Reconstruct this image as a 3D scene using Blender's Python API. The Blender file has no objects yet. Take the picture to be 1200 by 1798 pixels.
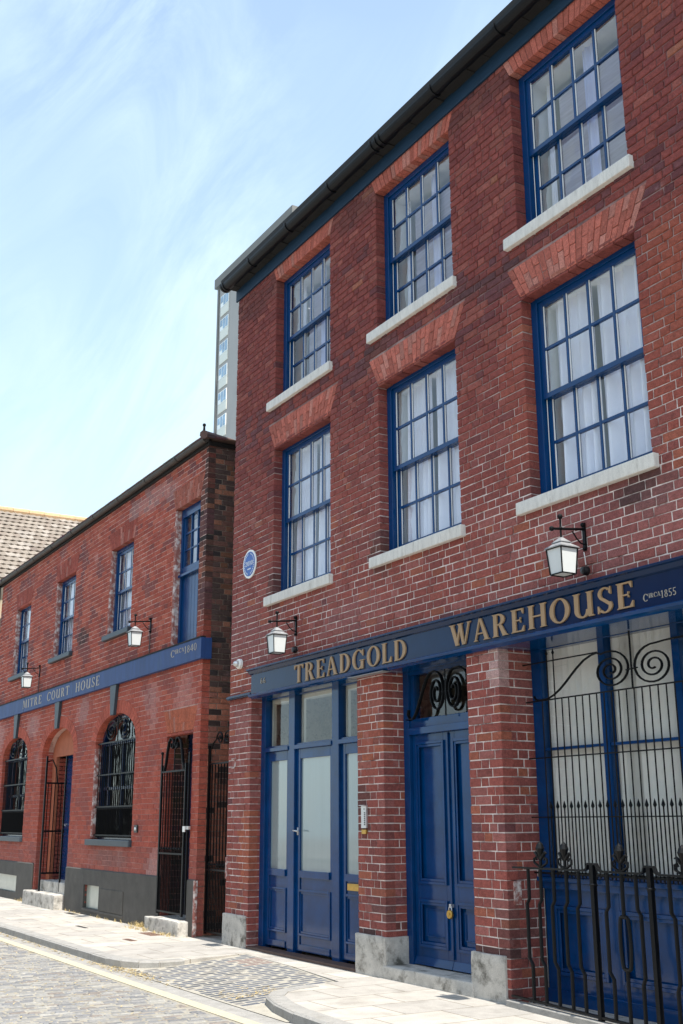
import bpy, bmesh, math, random
from mathutils import Vector, Matrix, noise
from mathutils.geometry import tessellate_polygon

SC = bpy.context.scene
COL = SC.collection
rnd = random.Random(7)
PI = math.pi

# ------------------------------------------------------------------ camera
def make_camera():
    f, pitch, roll, yaw = 1950.0, math.radians(15.5742566), math.radians(-0.21187741), math.radians(-59.29238649)
    cy, sy, cp, sp = math.cos(yaw), math.sin(yaw), math.cos(pitch), math.sin(pitch)
    fwd = Vector((sy * cp, cy * cp, sp)); right = Vector((cy, -sy, 0)); up = right.cross(fwd)
    cr, sr = math.cos(roll), math.sin(roll)
    r2 = right * cr + up * sr; u2 = up * cr - right * sr
    cam = bpy.data.cameras.new('camera'); o = bpy.data.objects.new('camera', cam); COL.objects.link(o)
    m = Matrix((r2, u2, -fwd)).transposed().to_4x4(); m.translation = Vector((12.516, -5.83, 1.36))
    o.matrix_world = m
    cam.sensor_fit = 'VERTICAL'; cam.sensor_height = 24; cam.lens = f / 1798 * 24
    cam.clip_start = .05; cam.clip_end = 3000
    SC.camera = o
make_camera()

# ------------------------------------------------------------------ sky, sun, exposure
SUN_EL, SUN_AZ = math.radians(63.0), math.radians(-3.0)      # azimuth from +X towards +Y
W = bpy.data.worlds.new('World'); SC.world = W; W.use_nodes = True
def world():
    nt = W.node_tree; nt.nodes.clear(); N = nt.nodes.new; L = nt.links.new
    out = N('ShaderNodeOutputWorld'); bg = N('ShaderNodeBackground'); sky = N('ShaderNodeTexSky')
    sky.sky_type = 'NISHITA'; sky.sun_disc = False
    sky.sun_elevation = SUN_EL; sky.sun_rotation = math.radians(90) - SUN_AZ
    sky.air_density = 1.0; sky.dust_density = .8; sky.ozone_density = .7
    tc = N('ShaderNodeTexCoord'); mp = N('ShaderNodeCombineXYZ')
    sv = Vector((.50, .42, .76)).normalized(); vv = Vector((-.83, .49, .27)); tv = sv.cross(vv).normalized(); wv = sv.cross(tv)
    for i, (d, k) in enumerate(((sv, 1.5), (tv, 5.0), (wv, 3.0))):
        dn = N('ShaderNodeVectorMath'); dn.operation = 'DOT_PRODUCT'; dn.inputs[1].default_value = d * k
        L(tc.outputs['Generated'], dn.inputs[0]); L(dn.outputs['Value'], mp.inputs[i])
    n1 = N('ShaderNodeTexNoise'); n1.inputs['Scale'].default_value = 2.3; n1.inputs['Detail'].default_value = 13
    n1.inputs['Roughness'].default_value = .66; n1.inputs['Distortion'].default_value = .9
    n2 = N('ShaderNodeTexNoise'); n2.inputs['Scale'].default_value = 1.5; n2.inputs['Detail'].default_value = 4
    r1 = N('ShaderNodeMapRange'); r1.inputs[1].default_value = .40; r1.inputs[2].default_value = .66
    r2 = N('ShaderNodeMapRange'); r2.inputs[1].default_value = .32; r2.inputs[2].default_value = .68
    sep = N('ShaderNodeSeparateXYZ'); rz = N('ShaderNodeMapRange')
    rz.inputs[1].default_value = 0.75; rz.inputs[2].default_value = 0.08; rz.inputs[3].default_value = .25; rz.inputs[4].default_value = .62
    m1 = N('ShaderNodeMath'); m1.operation = 'MULTIPLY'; m2 = N('ShaderNodeMath'); m2.operation = 'ADD'; m2.use_clamp = True
    mc = N('ShaderNodeMath'); mc.operation = 'MULTIPLY'; mc.inputs[1].default_value = 1.15
    mix = N('ShaderNodeMixRGB'); mix.inputs['Color2'].default_value = (2.5, 3.15, 3.5, 1)
    L(mp.outputs[0], n1.inputs[0]); L(tc.outputs['Generated'], n2.inputs[0])
    L(n1.outputs[0], r1.inputs[0]); L(n2.outputs[0], r2.inputs[0]); L(r1.outputs[0], m1.inputs[0]); L(r2.outputs[0], m1.inputs[1])
    L(m1.outputs[0], mc.inputs[0])
    L(tc.outputs['Generated'], sep.inputs[0]); L(sep.outputs[2], rz.inputs[0]); L(mc.outputs[0], m2.inputs[0]); L(rz.outputs[0], m2.inputs[1])
    L(m2.outputs[0], mix.inputs[0]); L(sky.outputs[0], mix.inputs[1]); L(mix.outputs[0], bg.inputs[0])
    bg.inputs[1].default_value = .130
    L(bg.outputs[0], out.inputs[0])
world()
sd = bpy.data.lights.new('sun', 'SUN'); sd.energy = 2.8; sd.angle = math.radians(.5); sd.color = (1, .95, .87)
so = bpy.data.objects.new('sun', sd); COL.objects.link(so)
so.rotation_euler = Vector((math.cos(SUN_EL) * math.cos(SUN_AZ), math.cos(SUN_EL) * math.sin(SUN_AZ), math.sin(SUN_EL))).to_track_quat('Z', 'Y').to_euler()
SC.view_settings.view_transform = 'Standard'; SC.view_settings.look = 'None'; SC.view_settings.gamma = 1
SC.view_settings.exposure = 1.42
SC.cycles.max_bounces = 8; SC.cycles.transparent_max_bounces = 16

# ------------------------------------------------------------------ materials
def mat(name, color=(.5, .5, .5), rough=.6, metal=0, spec=.5, noise_amt=.12, scale=6, bump=0, bscale=60, coat=0, vcol=False,
        dirt=None, dirt_lo=.55, dirt_hi=.75, dscale=3.0, stretch=(1, 1, 1), emis=None, fine=0):
    m = bpy.data.materials.new(name); m.use_nodes = True; nt = m.node_tree; N = nt.nodes.new; L = nt.links.new
    b = nt.nodes['Principled BSDF']; b.inputs['Roughness'].default_value = rough; b.inputs['Metallic'].default_value = metal
    b.inputs['Specular IOR Level'].default_value = spec; b.inputs['Coat Weight'].default_value = coat; b.inputs['Coat Roughness'].default_value = .06
    geo = N('ShaderNodeNewGeometry'); mp = N('ShaderNodeMapping'); L(geo.outputs['Position'], mp.inputs[0]); mp.inputs['Scale'].default_value = stretch
    if vcol:
        a = N('ShaderNodeAttribute'); a.attribute_name = 'col'; src = a.outputs['Color']
    else:
        rgb = N('ShaderNodeRGB'); rgb.outputs[0].default_value = (*color, 1); src = rgb.outputs[0]
    if noise_amt:
        n = N('ShaderNodeTexNoise'); n.inputs['Scale'].default_value = scale; n.inputs['Detail'].default_value = 6; n.inputs['Roughness'].default_value = .65
        L(mp.outputs[0], n.inputs[0]); r = N('ShaderNodeMapRange'); r.inputs[1].default_value = .25; r.inputs[2].default_value = .75
        r.inputs[3].default_value = 1 - noise_amt; r.inputs[4].default_value = 1 + noise_amt; L(n.outputs[0], r.inputs[0])
        v = N('ShaderNodeVectorMath'); v.operation = 'SCALE'; L(src, v.inputs[0]); L(r.outputs[0], v.inputs['Scale']); src = v.outputs[0]
    if fine:
        n = N('ShaderNodeTexNoise'); n.inputs['Scale'].default_value = 140; n.inputs['Detail'].default_value = 3
        L(geo.outputs['Position'], n.inputs[0]); r = N('ShaderNodeMapRange'); r.inputs[1].default_value = .3; r.inputs[2].default_value = .7
        r.inputs[3].default_value = 1 - fine; r.inputs[4].default_value = 1 + fine; L(n.outputs[0], r.inputs[0])
        v = N('ShaderNodeVectorMath'); v.operation = 'SCALE'; L(src, v.inputs[0]); L(r.outputs[0], v.inputs['Scale']); src = v.outputs[0]
    if dirt:
        n = N('ShaderNodeTexNoise'); n.inputs['Scale'].default_value = dscale; n.inputs['Detail'].default_value = 8; n.inputs['Roughness'].default_value = .7
        L(mp.outputs[0], n.inputs[0]); r = N('ShaderNodeMapRange'); r.inputs[1].default_value = dirt_lo; r.inputs[2].default_value = dirt_hi; L(n.outputs[0], r.inputs[0])
        mx = N('ShaderNodeMixRGB'); L(r.outputs[0], mx.inputs[0]); L(src, mx.inputs[1]); mx.inputs[2].default_value = (*dirt, 1); src = mx.outputs[0]
    L(src, b.inputs['Base Color'])
    if bump:
        n = N('ShaderNodeTexNoise'); n.inputs['Scale'].default_value = bscale; n.inputs['Detail'].default_value = 5; L(geo.outputs['Position'], n.inputs[0])
        bp = N('ShaderNodeBump'); bp.inputs['Strength'].default_value = bump; bp.inputs['Distance'].default_value = .004
        L(n.outputs[0], bp.inputs['Height']); L(bp.outputs[0], b.inputs['Normal'])
    if emis:
        b.inputs['Emission Color'].default_value = (*emis, 1); b.inputs['Emission Strength'].default_value = 1
    return m

def mortar(name, c_lo, c_hi, dark, z0, z1, d_hi=.62):
    """pale pointing low on the wall, older darker pointing above, with worn patches"""
    m = mat(name, (1, 1, 1), .9, bump=.5, bscale=90, noise_amt=.15, scale=25)
    nt = m.node_tree; N = nt.nodes.new; L = nt.links.new; b = nt.nodes['Principled BSDF']
    geo = N('ShaderNodeNewGeometry'); sep = N('ShaderNodeSeparateXYZ'); L(geo.outputs[0], sep.inputs[0])
    n0 = N('ShaderNodeTexNoise'); n0.inputs['Scale'].default_value = 1.1; n0.inputs['Detail'].default_value = 3; L(geo.outputs[0], n0.inputs[0])
    ad = N('ShaderNodeMath'); ad.operation = 'MULTIPLY_ADD'; L(n0.outputs[0], ad.inputs[0]); ad.inputs[1].default_value = 2.2; L(sep.outputs[2], ad.inputs[2])
    r = N('ShaderNodeMapRange'); r.inputs[1].default_value = z0 + 1.1; r.inputs[2].default_value = z1 + 1.1; L(ad.outputs[0], r.inputs[0])
    mx = N('ShaderNodeMixRGB'); L(r.outputs[0], mx.inputs[0]); mx.inputs[1].default_value = (*c_lo, 1); mx.inputs[2].default_value = (*c_hi, 1)
    n = N('ShaderNodeTexNoise'); n.inputs['Scale'].default_value = 4.5; n.inputs['Detail'].default_value = 6; n.inputs['Roughness'].default_value = .7; L(geo.outputs[0], n.inputs[0])
    r2 = N('ShaderNodeMapRange'); r2.inputs[1].default_value = .48; r2.inputs[2].default_value = d_hi; L(n.outputs[0], r2.inputs[0])
    m2 = N('ShaderNodeMixRGB'); L(r2.outputs[0], m2.inputs[0]); L(mx.outputs[0], m2.inputs[1]); m2.inputs[2].default_value = (*dark, 1)
    L(m2.outputs[0], b.inputs['Base Color'])
    return m

def glass(name, tint=(.93, .96, .95), wob=.4, f0=.08, rough=.01):
    m = bpy.data.materials.new(name); m.use_nodes = True; nt = m.node_tree; nt.nodes.clear(); N = nt.nodes.new; L = nt.links.new
    out = N('ShaderNodeOutputMaterial'); t = N('ShaderNodeBsdfTransparent'); t.inputs[0].default_value = (*tint, 1)
    g = N('ShaderNodeBsdfGlossy'); g.inputs['Roughness'].default_value = rough; geo0 = N('ShaderNodeNewGeometry')
    dt = N('ShaderNodeVectorMath'); dt.operation = 'DOT_PRODUCT'; L(geo0.outputs['Normal'], dt.inputs[0]); L(geo0.outputs['Incoming'], dt.inputs[1])
    ab = N('ShaderNodeMath'); ab.operation = 'ABSOLUTE'; L(dt.outputs['Value'], ab.inputs[0])
    om = N('ShaderNodeMath'); om.operation = 'SUBTRACT'; om.inputs[0].default_value = 1; L(ab.outputs[0], om.inputs[1])
    pw = N('ShaderNodeMath'); pw.operation = 'POWER'; L(om.outputs[0], pw.inputs[0]); pw.inputs[1].default_value = 4
    f = N('ShaderNodeMath'); f.operation = 'MULTIPLY_ADD'; L(pw.outputs[0], f.inputs[0]); f.inputs[1].default_value = 1 - f0; f.inputs[2].default_value = f0   # thin pane: the same from both sides
    mx = N('ShaderNodeMixShader'); geo = N('ShaderNodeNewGeometry')
    n = N('ShaderNodeTexNoise'); n.inputs['Scale'].default_value = 3.5; n.inputs['Detail'].default_value = 1.5; L(geo.outputs[0], n.inputs[0])
    bp = N('ShaderNodeBump'); bp.inputs['Strength'].default_value = wob; bp.inputs['Distance'].default_value = .02
    L(n.outputs[0], bp.inputs['Height']); L(bp.outputs[0], g.inputs['Normal'])
    L(f.outputs[0], mx.inputs[0]); L(t.outputs[0], mx.inputs[1]); L(g.outputs[0], mx.inputs[2]); L(mx.outputs[0], out.inputs[0])
    return m

M = {}
M['brick'] = mat('brick_faces', rough=.88, vcol=True, noise_amt=.34, scale=26, bump=1, bscale=60, fine=.32, spec=.25,
                 dirt=(.45, .29, .27), dirt_lo=.62, dirt_hi=.95, dscale=2.6)
M['brick_left'] = mat('brick_faces_left', rough=.9, vcol=True, noise_amt=.34, scale=22, bump=1, bscale=60, fine=.3, spec=.25,
                      dirt=(.54, .32, .30), dirt_lo=.58, dirt_hi=.92, dscale=1.5)
M['mortar'] = mortar('mortar_joints', (.78, .69, .64), (.24, .125, .115), (.12, .06, .055), 4.2, 6.2, .66)
M['mortar_left'] = mortar('mortar_joints_left', (.42, .20, .165), (.62, .44, .38), (.22, .09, .075), 1.5, 4.0, .7)
M['mortar_side'] = mortar('mortar_joints_side', (.26, .21, .17), (.28, .23, .18), (.08, .06, .05), 1.5, 4.0, .7)
M['blue'] = mat('blue_gloss_paint', (.0004, .042, .148), .22, spec=.35, noise_amt=.12, scale=3, bump=.06, bscale=25, dirt=(.02, .06, .15), dirt_lo=.66, dirt_hi=.9, dscale=9)
M['blue_shop'] = mat('blue_shopfront_paint', (.0003, .040, .145), .11, spec=.36, noise_amt=.3, scale=3.5, bump=.16, bscale=9, dirt=(.16, .19, .25), dirt_lo=.70, dirt_hi=.80, dscale=22)
M['blue_sign'] = mat('blue_sign_paint', (.0006, .018, .068), .14, spec=.22, noise_amt=.2, scale=2.5, bump=.1, bscale=15)
M['blue_eaves'] = mat('faded_blue_board', (.010, .034, .068), .55, spec=.25, noise_amt=.25, scale=5, stretch=(1, 1, 6), dirt=(.012, .016, .02), dirt_lo=.62, dirt_hi=.8)
M['blue_faded'] = mat('faded_blue_fascia', (.022, .060, .185), .55, spec=.3, noise_amt=.25, scale=3, stretch=(3, 1, .6), dirt=(.05, .11, .21), dirt_lo=.55, dirt_hi=.85, dscale=4)
M['navy'] = mat('navy_paint', (.003, .02, .07), .25, coat=.3)
M['slate_paint'] = mat('slate_grey_paint', (.035, .05, .065), .5, noise_amt=.2, bump=.2)
M['white_paint'] = mat('white_paint', (.86, .86, .82), .45, noise_amt=.06)
M['stone'] = mat('white_sill_stone', (.68, .655, .60), .8, noise_amt=.16, scale=9, stretch=(3, 3, .7), bump=.5, bscale=45, dirt=(.30, .27, .22), dirt_lo=.56, dirt_hi=.82, dscale=5, fine=.08)
M['stone_old'] = mat('worn_plinth_stone', (.50, .47, .42), .9, noise_amt=.25, scale=7, bump=.9, bscale=40, dirt=(.13, .12, .10), dirt_lo=.50, dirt_hi=.66, dscale=6, fine=.15)
M['plinth'] = mat('dark_plinth_paint', (.066, .060, .052), .75, noise_amt=.3, scale=4, bump=.4, bscale=30, dirt=(.15, .14, .125), dirt_lo=.6, dirt_hi=.9, dscale=3, fine=.1)
M['iron'] = mat('black_ironwork', (.003, .0035, .0045), .45, spec=.18, noise_amt=.3, scale=30, bump=.3, bscale=120)
M['gutter'] = mat('black_gutter', (.005, .006, .008), .4, spec=.22, noise_amt=.3, scale=8)
M['soffit'] = mat('dark_timber_and_shade', (.008, .0075, .007), .8, noise_amt=.4)
M['copper'] = mat('tan_lettering', (.37, .235, .12), .5, noise_amt=.12, scale=20)
M['gilt'] = mat('pale_painted_lettering', (.40, .36, .30), .6, noise_amt=.25, scale=60)
M['brass'] = mat('brass', (.55, .34, .08), .35, metal=.8, noise_amt=.25, scale=40)
M['steel'] = mat('brushed_steel', (.62, .62, .62), .35, metal=.7, noise_amt=.1)
M['opal'] = mat('opal_lantern_glass', (.66, .69, .68), .2, noise_amt=.04)
M['lead'] = mat('weathered_zinc', (.30, .31, .32), .5, metal=.3, noise_amt=.3, scale=25)
M['frost'] = mat('frosted_glass', (.25, .315, .32), .07, noise_amt=.06, scale=1.5, coat=1.0, stretch=(6, 1, .4))
M['glass'] = glass('window_glass', f0=.12, tint=(.97, .98, 1))
M['glass_dim'] = glass('dim_barred_glass', (.5, .55, .6), .2, .05)
M['glass_dark'] = glass('shop_glass', (.8, .8, .75), .06, .08)
M['curtain'] = mat('net_curtain', (.84, .86, .93), .9, noise_amt=.04)
M['blind'] = mat('slatted_blind', (.40, .375, .44), .8, noise_amt=.25, stretch=(1, 1, 14), scale=3)
M['lilac'] = mat('lilac_drape', (.52, .56, .76), .9, noise_amt=.04)
M['vblind'] = mat('cream_vertical_blind', (.84, .83, .75), .85, noise_amt=.05)
M['plaster'] = mat('pale_reveal_render', (.62, .55, .52), .9, noise_amt=.3, scale=25, bump=1, bscale=35, dirt=(.30, .11, .09), dirt_lo=.40, dirt_hi=.54, dscale=13)
M['room'] = mat('room_walls', (.34, .28, .21), .9)
M['floor'] = mat('room_floor', (.12, .08, .05), .8)
M['tile'] = mat('clay_roof_tiles', vcol=True, rough=.85, noise_amt=.2, scale=20, bump=.3, dirt=(.16, .14, .07), dirt_lo=.62, dirt_hi=.8, dscale=6)
M['concrete'] = mat('tower_concrete', (.38, .355, .335), .9, noise_amt=.07, scale=.25)
M['concrete_dark'] = mat('tower_parapet', (.18, .172, .16), .9, noise_amt=.1, scale=.4)
M['panel'] = mat('tower_cladding', (.72, .70, .62), .7, noise_amt=.04, scale=.5)
M['tglass'] = mat('tower_glass', (.26, .37, .48), .15, noise_amt=.4, scale=.8)
M['rust'] = mat('rusty_plate', (.20, .12, .085), .8, noise_amt=.3, scale=20)
M['cover'] = mat('iron_cover', (.06, .055, .05), .6, noise_amt=.3, scale=30, bump=.6, bscale=150)
M['orange_render'] = mat('orange_porch_render', (.42, .135, .07), .9, noise_amt=.2, scale=6, bump=.4, dirt=(.2, .08, .05), dirt_lo=.6, dirt_hi=.8)
M['timber'] = mat('brown_threshold', (.10, .055, .04), .7, noise_amt=.3)
M['rubber'] = mat('black_plastic', (.012, .012, .013), .4)
M['cream_wall'] = mat('cream_render', (.55, .45, .33), .9, noise_amt=.1, scale=1)
M['brown_brick'] = mat('opposite_brown_brick', (.20, .125, .085), .9, noise_amt=.25, scale=3)
M['straw'] = mat('dry_straw', (.50, .38, .17), .9, noise_amt=.35, scale=40)
M['setts'] = mat('stone_setts', vcol=True, rough=.75, noise_amt=.25, scale=25, bump=.6, bscale=60, fine=.15)
M['joint'] = mat('sett_joints', (.31, .285, .235), .95, noise_amt=.25, scale=12, bump=.8, bscale=80, dirt=(.16, .13, .08), dirt_lo=.5, dirt_hi=.75)
M['joint_pale'] = mat('pale_sett_joints', (.36, .335, .28), .95, noise_amt=.2, scale=12, bump=.6, dirt=(.25, .21, .14), dirt_lo=.58, dirt_hi=.8)
M['kerb'] = mat('granite_kerb', (.31, .298, .275), .85, noise_amt=.2, scale=10, bump=.5, bscale=60, fine=.15, dirt=(.2, .18, .15), dirt_lo=.55, dirt_hi=.8)
M['line'] = mat('worn_cream_road_paint', (.48, .43, .31), .85, noise_amt=.12, scale=14, bump=.5, dirt=(.36, .34, .30), dirt_lo=.52, dirt_hi=.66, dscale=9)

def paving():
    m = mat('pale_paving', (.42, .395, .355), .9, noise_amt=.2, scale=3.5, bump=.4, bscale=50, fine=.16, dirt=(.24, .22, .19), dirt_lo=.52, dirt_hi=.80, dscale=2.5)
    nt = m.node_tree; N = nt.nodes.new; L = nt.links.new; b = nt.nodes['Principled BSDF']
    src = b.inputs['Base Color'].links[0].from_socket
    geo = N('ShaderNodeNewGeometry'); br = N('ShaderNodeTexBrick'); mp = N('ShaderNodeMapping')
    mp.inputs['Rotation'].default_value = (0, 0, math.radians(90)); L(geo.outputs[0], mp.inputs[0]); L(mp.outputs[0], br.inputs[0])
    br.inputs['Scale'].default_value = 1; br.inputs['Brick Width'].default_value = .62; br.inputs['Row Height'].default_value = .47
    br.inputs['Mortar Size'].default_value = .007; br.inputs['Mortar Smooth'].default_value = .3
    br.inputs['Color1'].default_value = (.84, .84, .85, 1); br.inputs['Color2'].default_value = (1.10, 1.08, 1.05, 1); br.inputs['Mortar'].default_value = (.45, .42, .36, 1)
    v = N('ShaderNodeVectorMath'); v.operation = 'MULTIPLY'; L(src, v.inputs[0]); L(br.outputs[0], v.inputs[1]); L(v.outputs[0], b.inputs['Base Color'])
    return m
M['paving'] = paving()

def sett_sheet():
    m = mat('far_setts', (.29, .28, .26), .85, noise_amt=.25, scale=4, bump=.5, bscale=40)
    nt = m.node_tree; N = nt.nodes.new; L = nt.links.new; b = nt.nodes['Principled BSDF']
    src = b.inputs['Base Color'].links[0].from_socket
    geo = N('ShaderNodeNewGeometry'); br = N('ShaderNodeTexBrick'); mp = N('ShaderNodeMapping')
    mp.inputs['Rotation'].default_value = (0, 0, math.radians(90)); L(geo.outputs[0], mp.inputs[0]); L(mp.outputs[0], br.inputs[0])
    br.inputs['Scale'].default_value = 1; br.inputs['Brick Width'].default_value = .2; br.inputs['Row Height'].default_value = .105
    br.inputs['Mortar Size'].default_value = .008
    br.inputs['Color1'].default_value = (.7, .7, .75, 1); br.inputs['Color2'].default_value = (1.15, 1.1, 1.0, 1); br.inputs['Mortar'].default_value = (.8, .75, .6, 1)
    v = N('ShaderNodeVectorMath'); v.operation = 'MULTIPLY'; L(src, v.inputs[0]); L(br.outputs[0], v.inputs[1]); L(v.outputs[0], b.inputs['Base Color'])
    return m
M['sett_sheet'] = sett_sheet()

# ------------------------------------------------------------------ object helpers
WLOC = {}
def wl(o): return WLOC.get(o.name, Vector((0, 0, 0))) if o else Vector((0, 0, 0))

def tag(o, label=None, cat=None, group=None, kind=None):
    if label: o['label'] = label
    if cat: o['category'] = cat
    if group: o['group'] = group
    if kind: o['kind'] = kind
    return o

def thing(name, loc, label, cat, group=None):
    o = bpy.data.objects.new(name, None); COL.objects.link(o); o.location = loc; WLOC[o.name] = Vector(loc)
    o.empty_display_size = .1
    return tag(o, label, cat, group)

def copy_tree(o, parent=None, move=None):
    c = o.copy(); COL.objects.link(c); c.parent = parent
    if move is not None: c.location = o.location + Vector(move)
    for ch in [x for x in bpy.data.objects if x.parent == o]: copy_tree(ch, c)
    return c

class MB:
    def __init__(s): s.v = []; s.f = []; s.c = []; s.col = None
    def add(s, vs, fs):
        n = len(s.v); s.v += [tuple(p) for p in vs]; s.f += [tuple(i + n for i in f) for f in fs]
        if s.col is not None: s.c += [s.col] * len(vs)
    def box(s, x0, x1, y0, y1, z0, z1):
        x0, x1 = min(x0, x1), max(x0, x1); y0, y1 = min(y0, y1), max(y0, y1); z0, z1 = min(z0, z1), max(z0, z1)
        s.add([(x0, y0, z0), (x1, y0, z0), (x1, y1, z0), (x0, y1, z0), (x0, y0, z1), (x1, y0, z1), (x1, y1, z1), (x0, y1, z1)],
              [(0, 3, 2, 1), (4, 5, 6, 7), (0, 1, 5, 4), (1, 2, 6, 5), (2, 3, 7, 6), (3, 0, 4, 7)])
        return s
    def prism_xz(s, poly, y0, y1):
        n = len(poly); vs = [(x, y0, z) for x, z in poly] + [(x, y1, z) for x, z in poly]
        s.add(vs, [tuple(range(n)), tuple(range(2 * n - 1, n - 1, -1))] + [(i, i + n, (i + 1) % n + n, (i + 1) % n) for i in range(n)])
        return s
    def prism_xy(s, poly, z0, z1):
        n = len(poly); vs = [(x, y, z0) for x, y in poly] + [(x, y, z1) for x, y in poly]
        s.add(vs, [tuple(range(n - 1, -1, -1)), tuple(range(n, 2 * n))] + [(i, (i + 1) % n, (i + 1) % n + n, i + n) for i in range(n)])
        return s
    def prism_yz(s, poly, x0, x1):
        n = len(poly); vs = [(x0, y, z) for y, z in poly] + [(x1, y, z) for y, z in poly]
        s.add(vs, [tuple(range(n)), tuple(range(2 * n - 1, n - 1, -1))] + [(i, i + n, (i + 1) % n + n, (i + 1) % n) for i in range(n)])
        return s
    def tube(s, pts, r, n=8, flat=None):
        pts = [Vector(p) for p in pts]; rings = []; k = len(pts)
        rs = r if isinstance(r, (list, tuple)) else [r] * k
        ref = None
        for i, p in enumerate(pts):
            t = (pts[min(i + 1, k - 1)] - pts[max(i - 1, 0)]).normalized()
            if ref is None: ref = Vector((0, 1, 0)) if abs(t.y) < .9 else Vector((1, 0, 0))
            a = (ref - t * ref.dot(t)).normalized(); b = t.cross(a); ref = a
            fa, fb = flat if flat else (1, 1)
            rings.append([p + a * (math.cos(2 * PI * j / n + PI / n) * rs[i] * fa) + b * (math.sin(2 * PI * j / n + PI / n) * rs[i] * fb) for j in range(n)])
        vs = [q for rg in rings for q in rg]
        fs = [(i * n + j, i * n + (j + 1) % n, (i + 1) * n + (j + 1) % n, (i + 1) * n + j) for i in range(k - 1) for j in range(n)]
        fs += [tuple(range(n - 1, -1, -1)), tuple((k - 1) * n + j for j in range(n))]
        s.add(vs, fs); return s
    def lathe(s, prof, c, axis='z', n=16):
        vs = []; c = Vector(c)
        for r, h in prof:
            for j in range(n):
                a = 2 * PI * j / n; u, w = r * math.cos(a), r * math.sin(a)
                p = (u, w, h) if axis == 'z' else ((u, h, w) if axis == 'y' else (h, u, w)); vs.append(c + Vector(p))
        k = len(prof)
        fs = [(i * n + j, i * n + (j + 1) % n, (i + 1) * n + (j + 1) % n, (i + 1) * n + j) for i in range(k - 1) for j in range(n)]
        fs += [tuple(range(n - 1, -1, -1)), tuple((k - 1) * n + j for j in range(n))]
        s.add(vs, fs); return s
    def ball(s, c, r, n=12):
        return s.lathe([(r * math.sin(PI * i / 8) + 1e-4, -r * math.cos(PI * i / 8)) for i in range(9)], c, 'z', n)
    def build(s, name, m, parent=None, bevel=0, smooth=False, kind=None):
        me = bpy.data.meshes.new(name); off = wl(parent)
        me.from_pydata([(x - off.x, y - off.y, z - off.z) for x, y, z in s.v], [], s.f)
        if s.c:
            a = me.color_attributes.new('col', 'FLOAT_COLOR', 'POINT')
            a.data.foreach_set('color', [k for c in s.c for k in (*c, 1.0)])
        me.materials.append(m); 
        if smooth: me.polygons.foreach_set('use_smooth', [True] * len(me.polygons))
        me.update()
        o = bpy.data.objects.new(name, me); COL.objects.link(o); o.parent = parent; WLOC[o.name] = off.copy()
        if parent is not None: o.location = (0, 0, 0)
        if bevel:
            bv = o.modifiers.new('bevel', 'BEVEL'); bv.width = bevel; bv.segments = 2; bv.limit_method = 'ANGLE'; bv.harden_normals = False
        if kind: o['kind'] = kind
        return o

def stone(name, dims, m, parent, seed=0, amp=.012, cuts=7, bev=.012, keep_back=True):
    x0, x1, y0, y1, z0, z1 = dims
    bm = bmesh.new(); bmesh.ops.create_cube(bm, size=1)
    bmesh.ops.scale(bm, vec=(x1 - x0, y1 - y0, z1 - z0), verts=bm.verts)
    bmesh.ops.bevel(bm, geom=bm.edges[:], offset=bev, segments=2, affect='EDGES', profile=.6)
    bmesh.ops.triangulate(bm, faces=[f for f in bm.faces if len(f.verts) > 4])
    bmesh.ops.subdivide_edges(bm, edges=bm.edges[:], cuts=cuts, use_grid_fill=True)
    off = wl(parent); c = Vector(((x0 + x1) / 2, (y0 + y1) / 2, (z0 + z1) / 2))
    for v in bm.verts:
        p = v.co * 4 + Vector((seed * 3.7, seed, 0)); n = noise.noise_vector(p) + noise.noise_vector(p * 3.1) * .45
        v.co += n * amp
        v.co += c - off
    me = bpy.data.meshes.new(name); bm.to_mesh(me); bm.free(); me.materials.append(m)
    o = bpy.data.objects.new(name, me); COL.objects.link(o); o.parent = parent; WLOC[o.name] = off.copy()
    me.polygons.foreach_set('use_smooth', [True] * len(me.polygons))
    return o

# ------------------------------------------------------------------ brickwork (every brick is geometry)
class Hole:
    def __init__(s, zmin, zmax, f, poly): s.z0, s.z1, s.f, s.poly = zmin, zmax, f, poly
def rect(x0, x1, z0, z1):
    return Hole(z0, z1, lambda z: (x0, x1), [(x0, z0), (x1, z0), (x1, z1), (x0, z1)])
def trap(x0, x1, X0, X1, z0, z1):
    def f(z):
        t = min(1, max(0, (z - z0) / (z1 - z0))); return (x0 + (X0 - x0) * t, x1 + (X1 - x1) * t)
    return Hole(z0, z1, f, [(x0, z0), (x1, z0), (X1, z1), (X0, z1)])
def arch(x0, x1, z0, zs, zt, n=18):
    cx, a, b = (x0 + x1) / 2, (x1 - x0) / 2, zt - zs
    def f(z):
        if z <= zs: return (x0, x1)
        w = a * math.sqrt(max(0, 1 - ((z - zs) / b) ** 2)); return (cx - w, cx + w)
    pts = [(x0, z0), (x1, z0)] + [(cx + a * math.cos(PI * i / n), zs + b * math.sin(PI * i / n)) for i in range(n + 1)]
    return Hole(z0, zt, f, pts)

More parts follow.
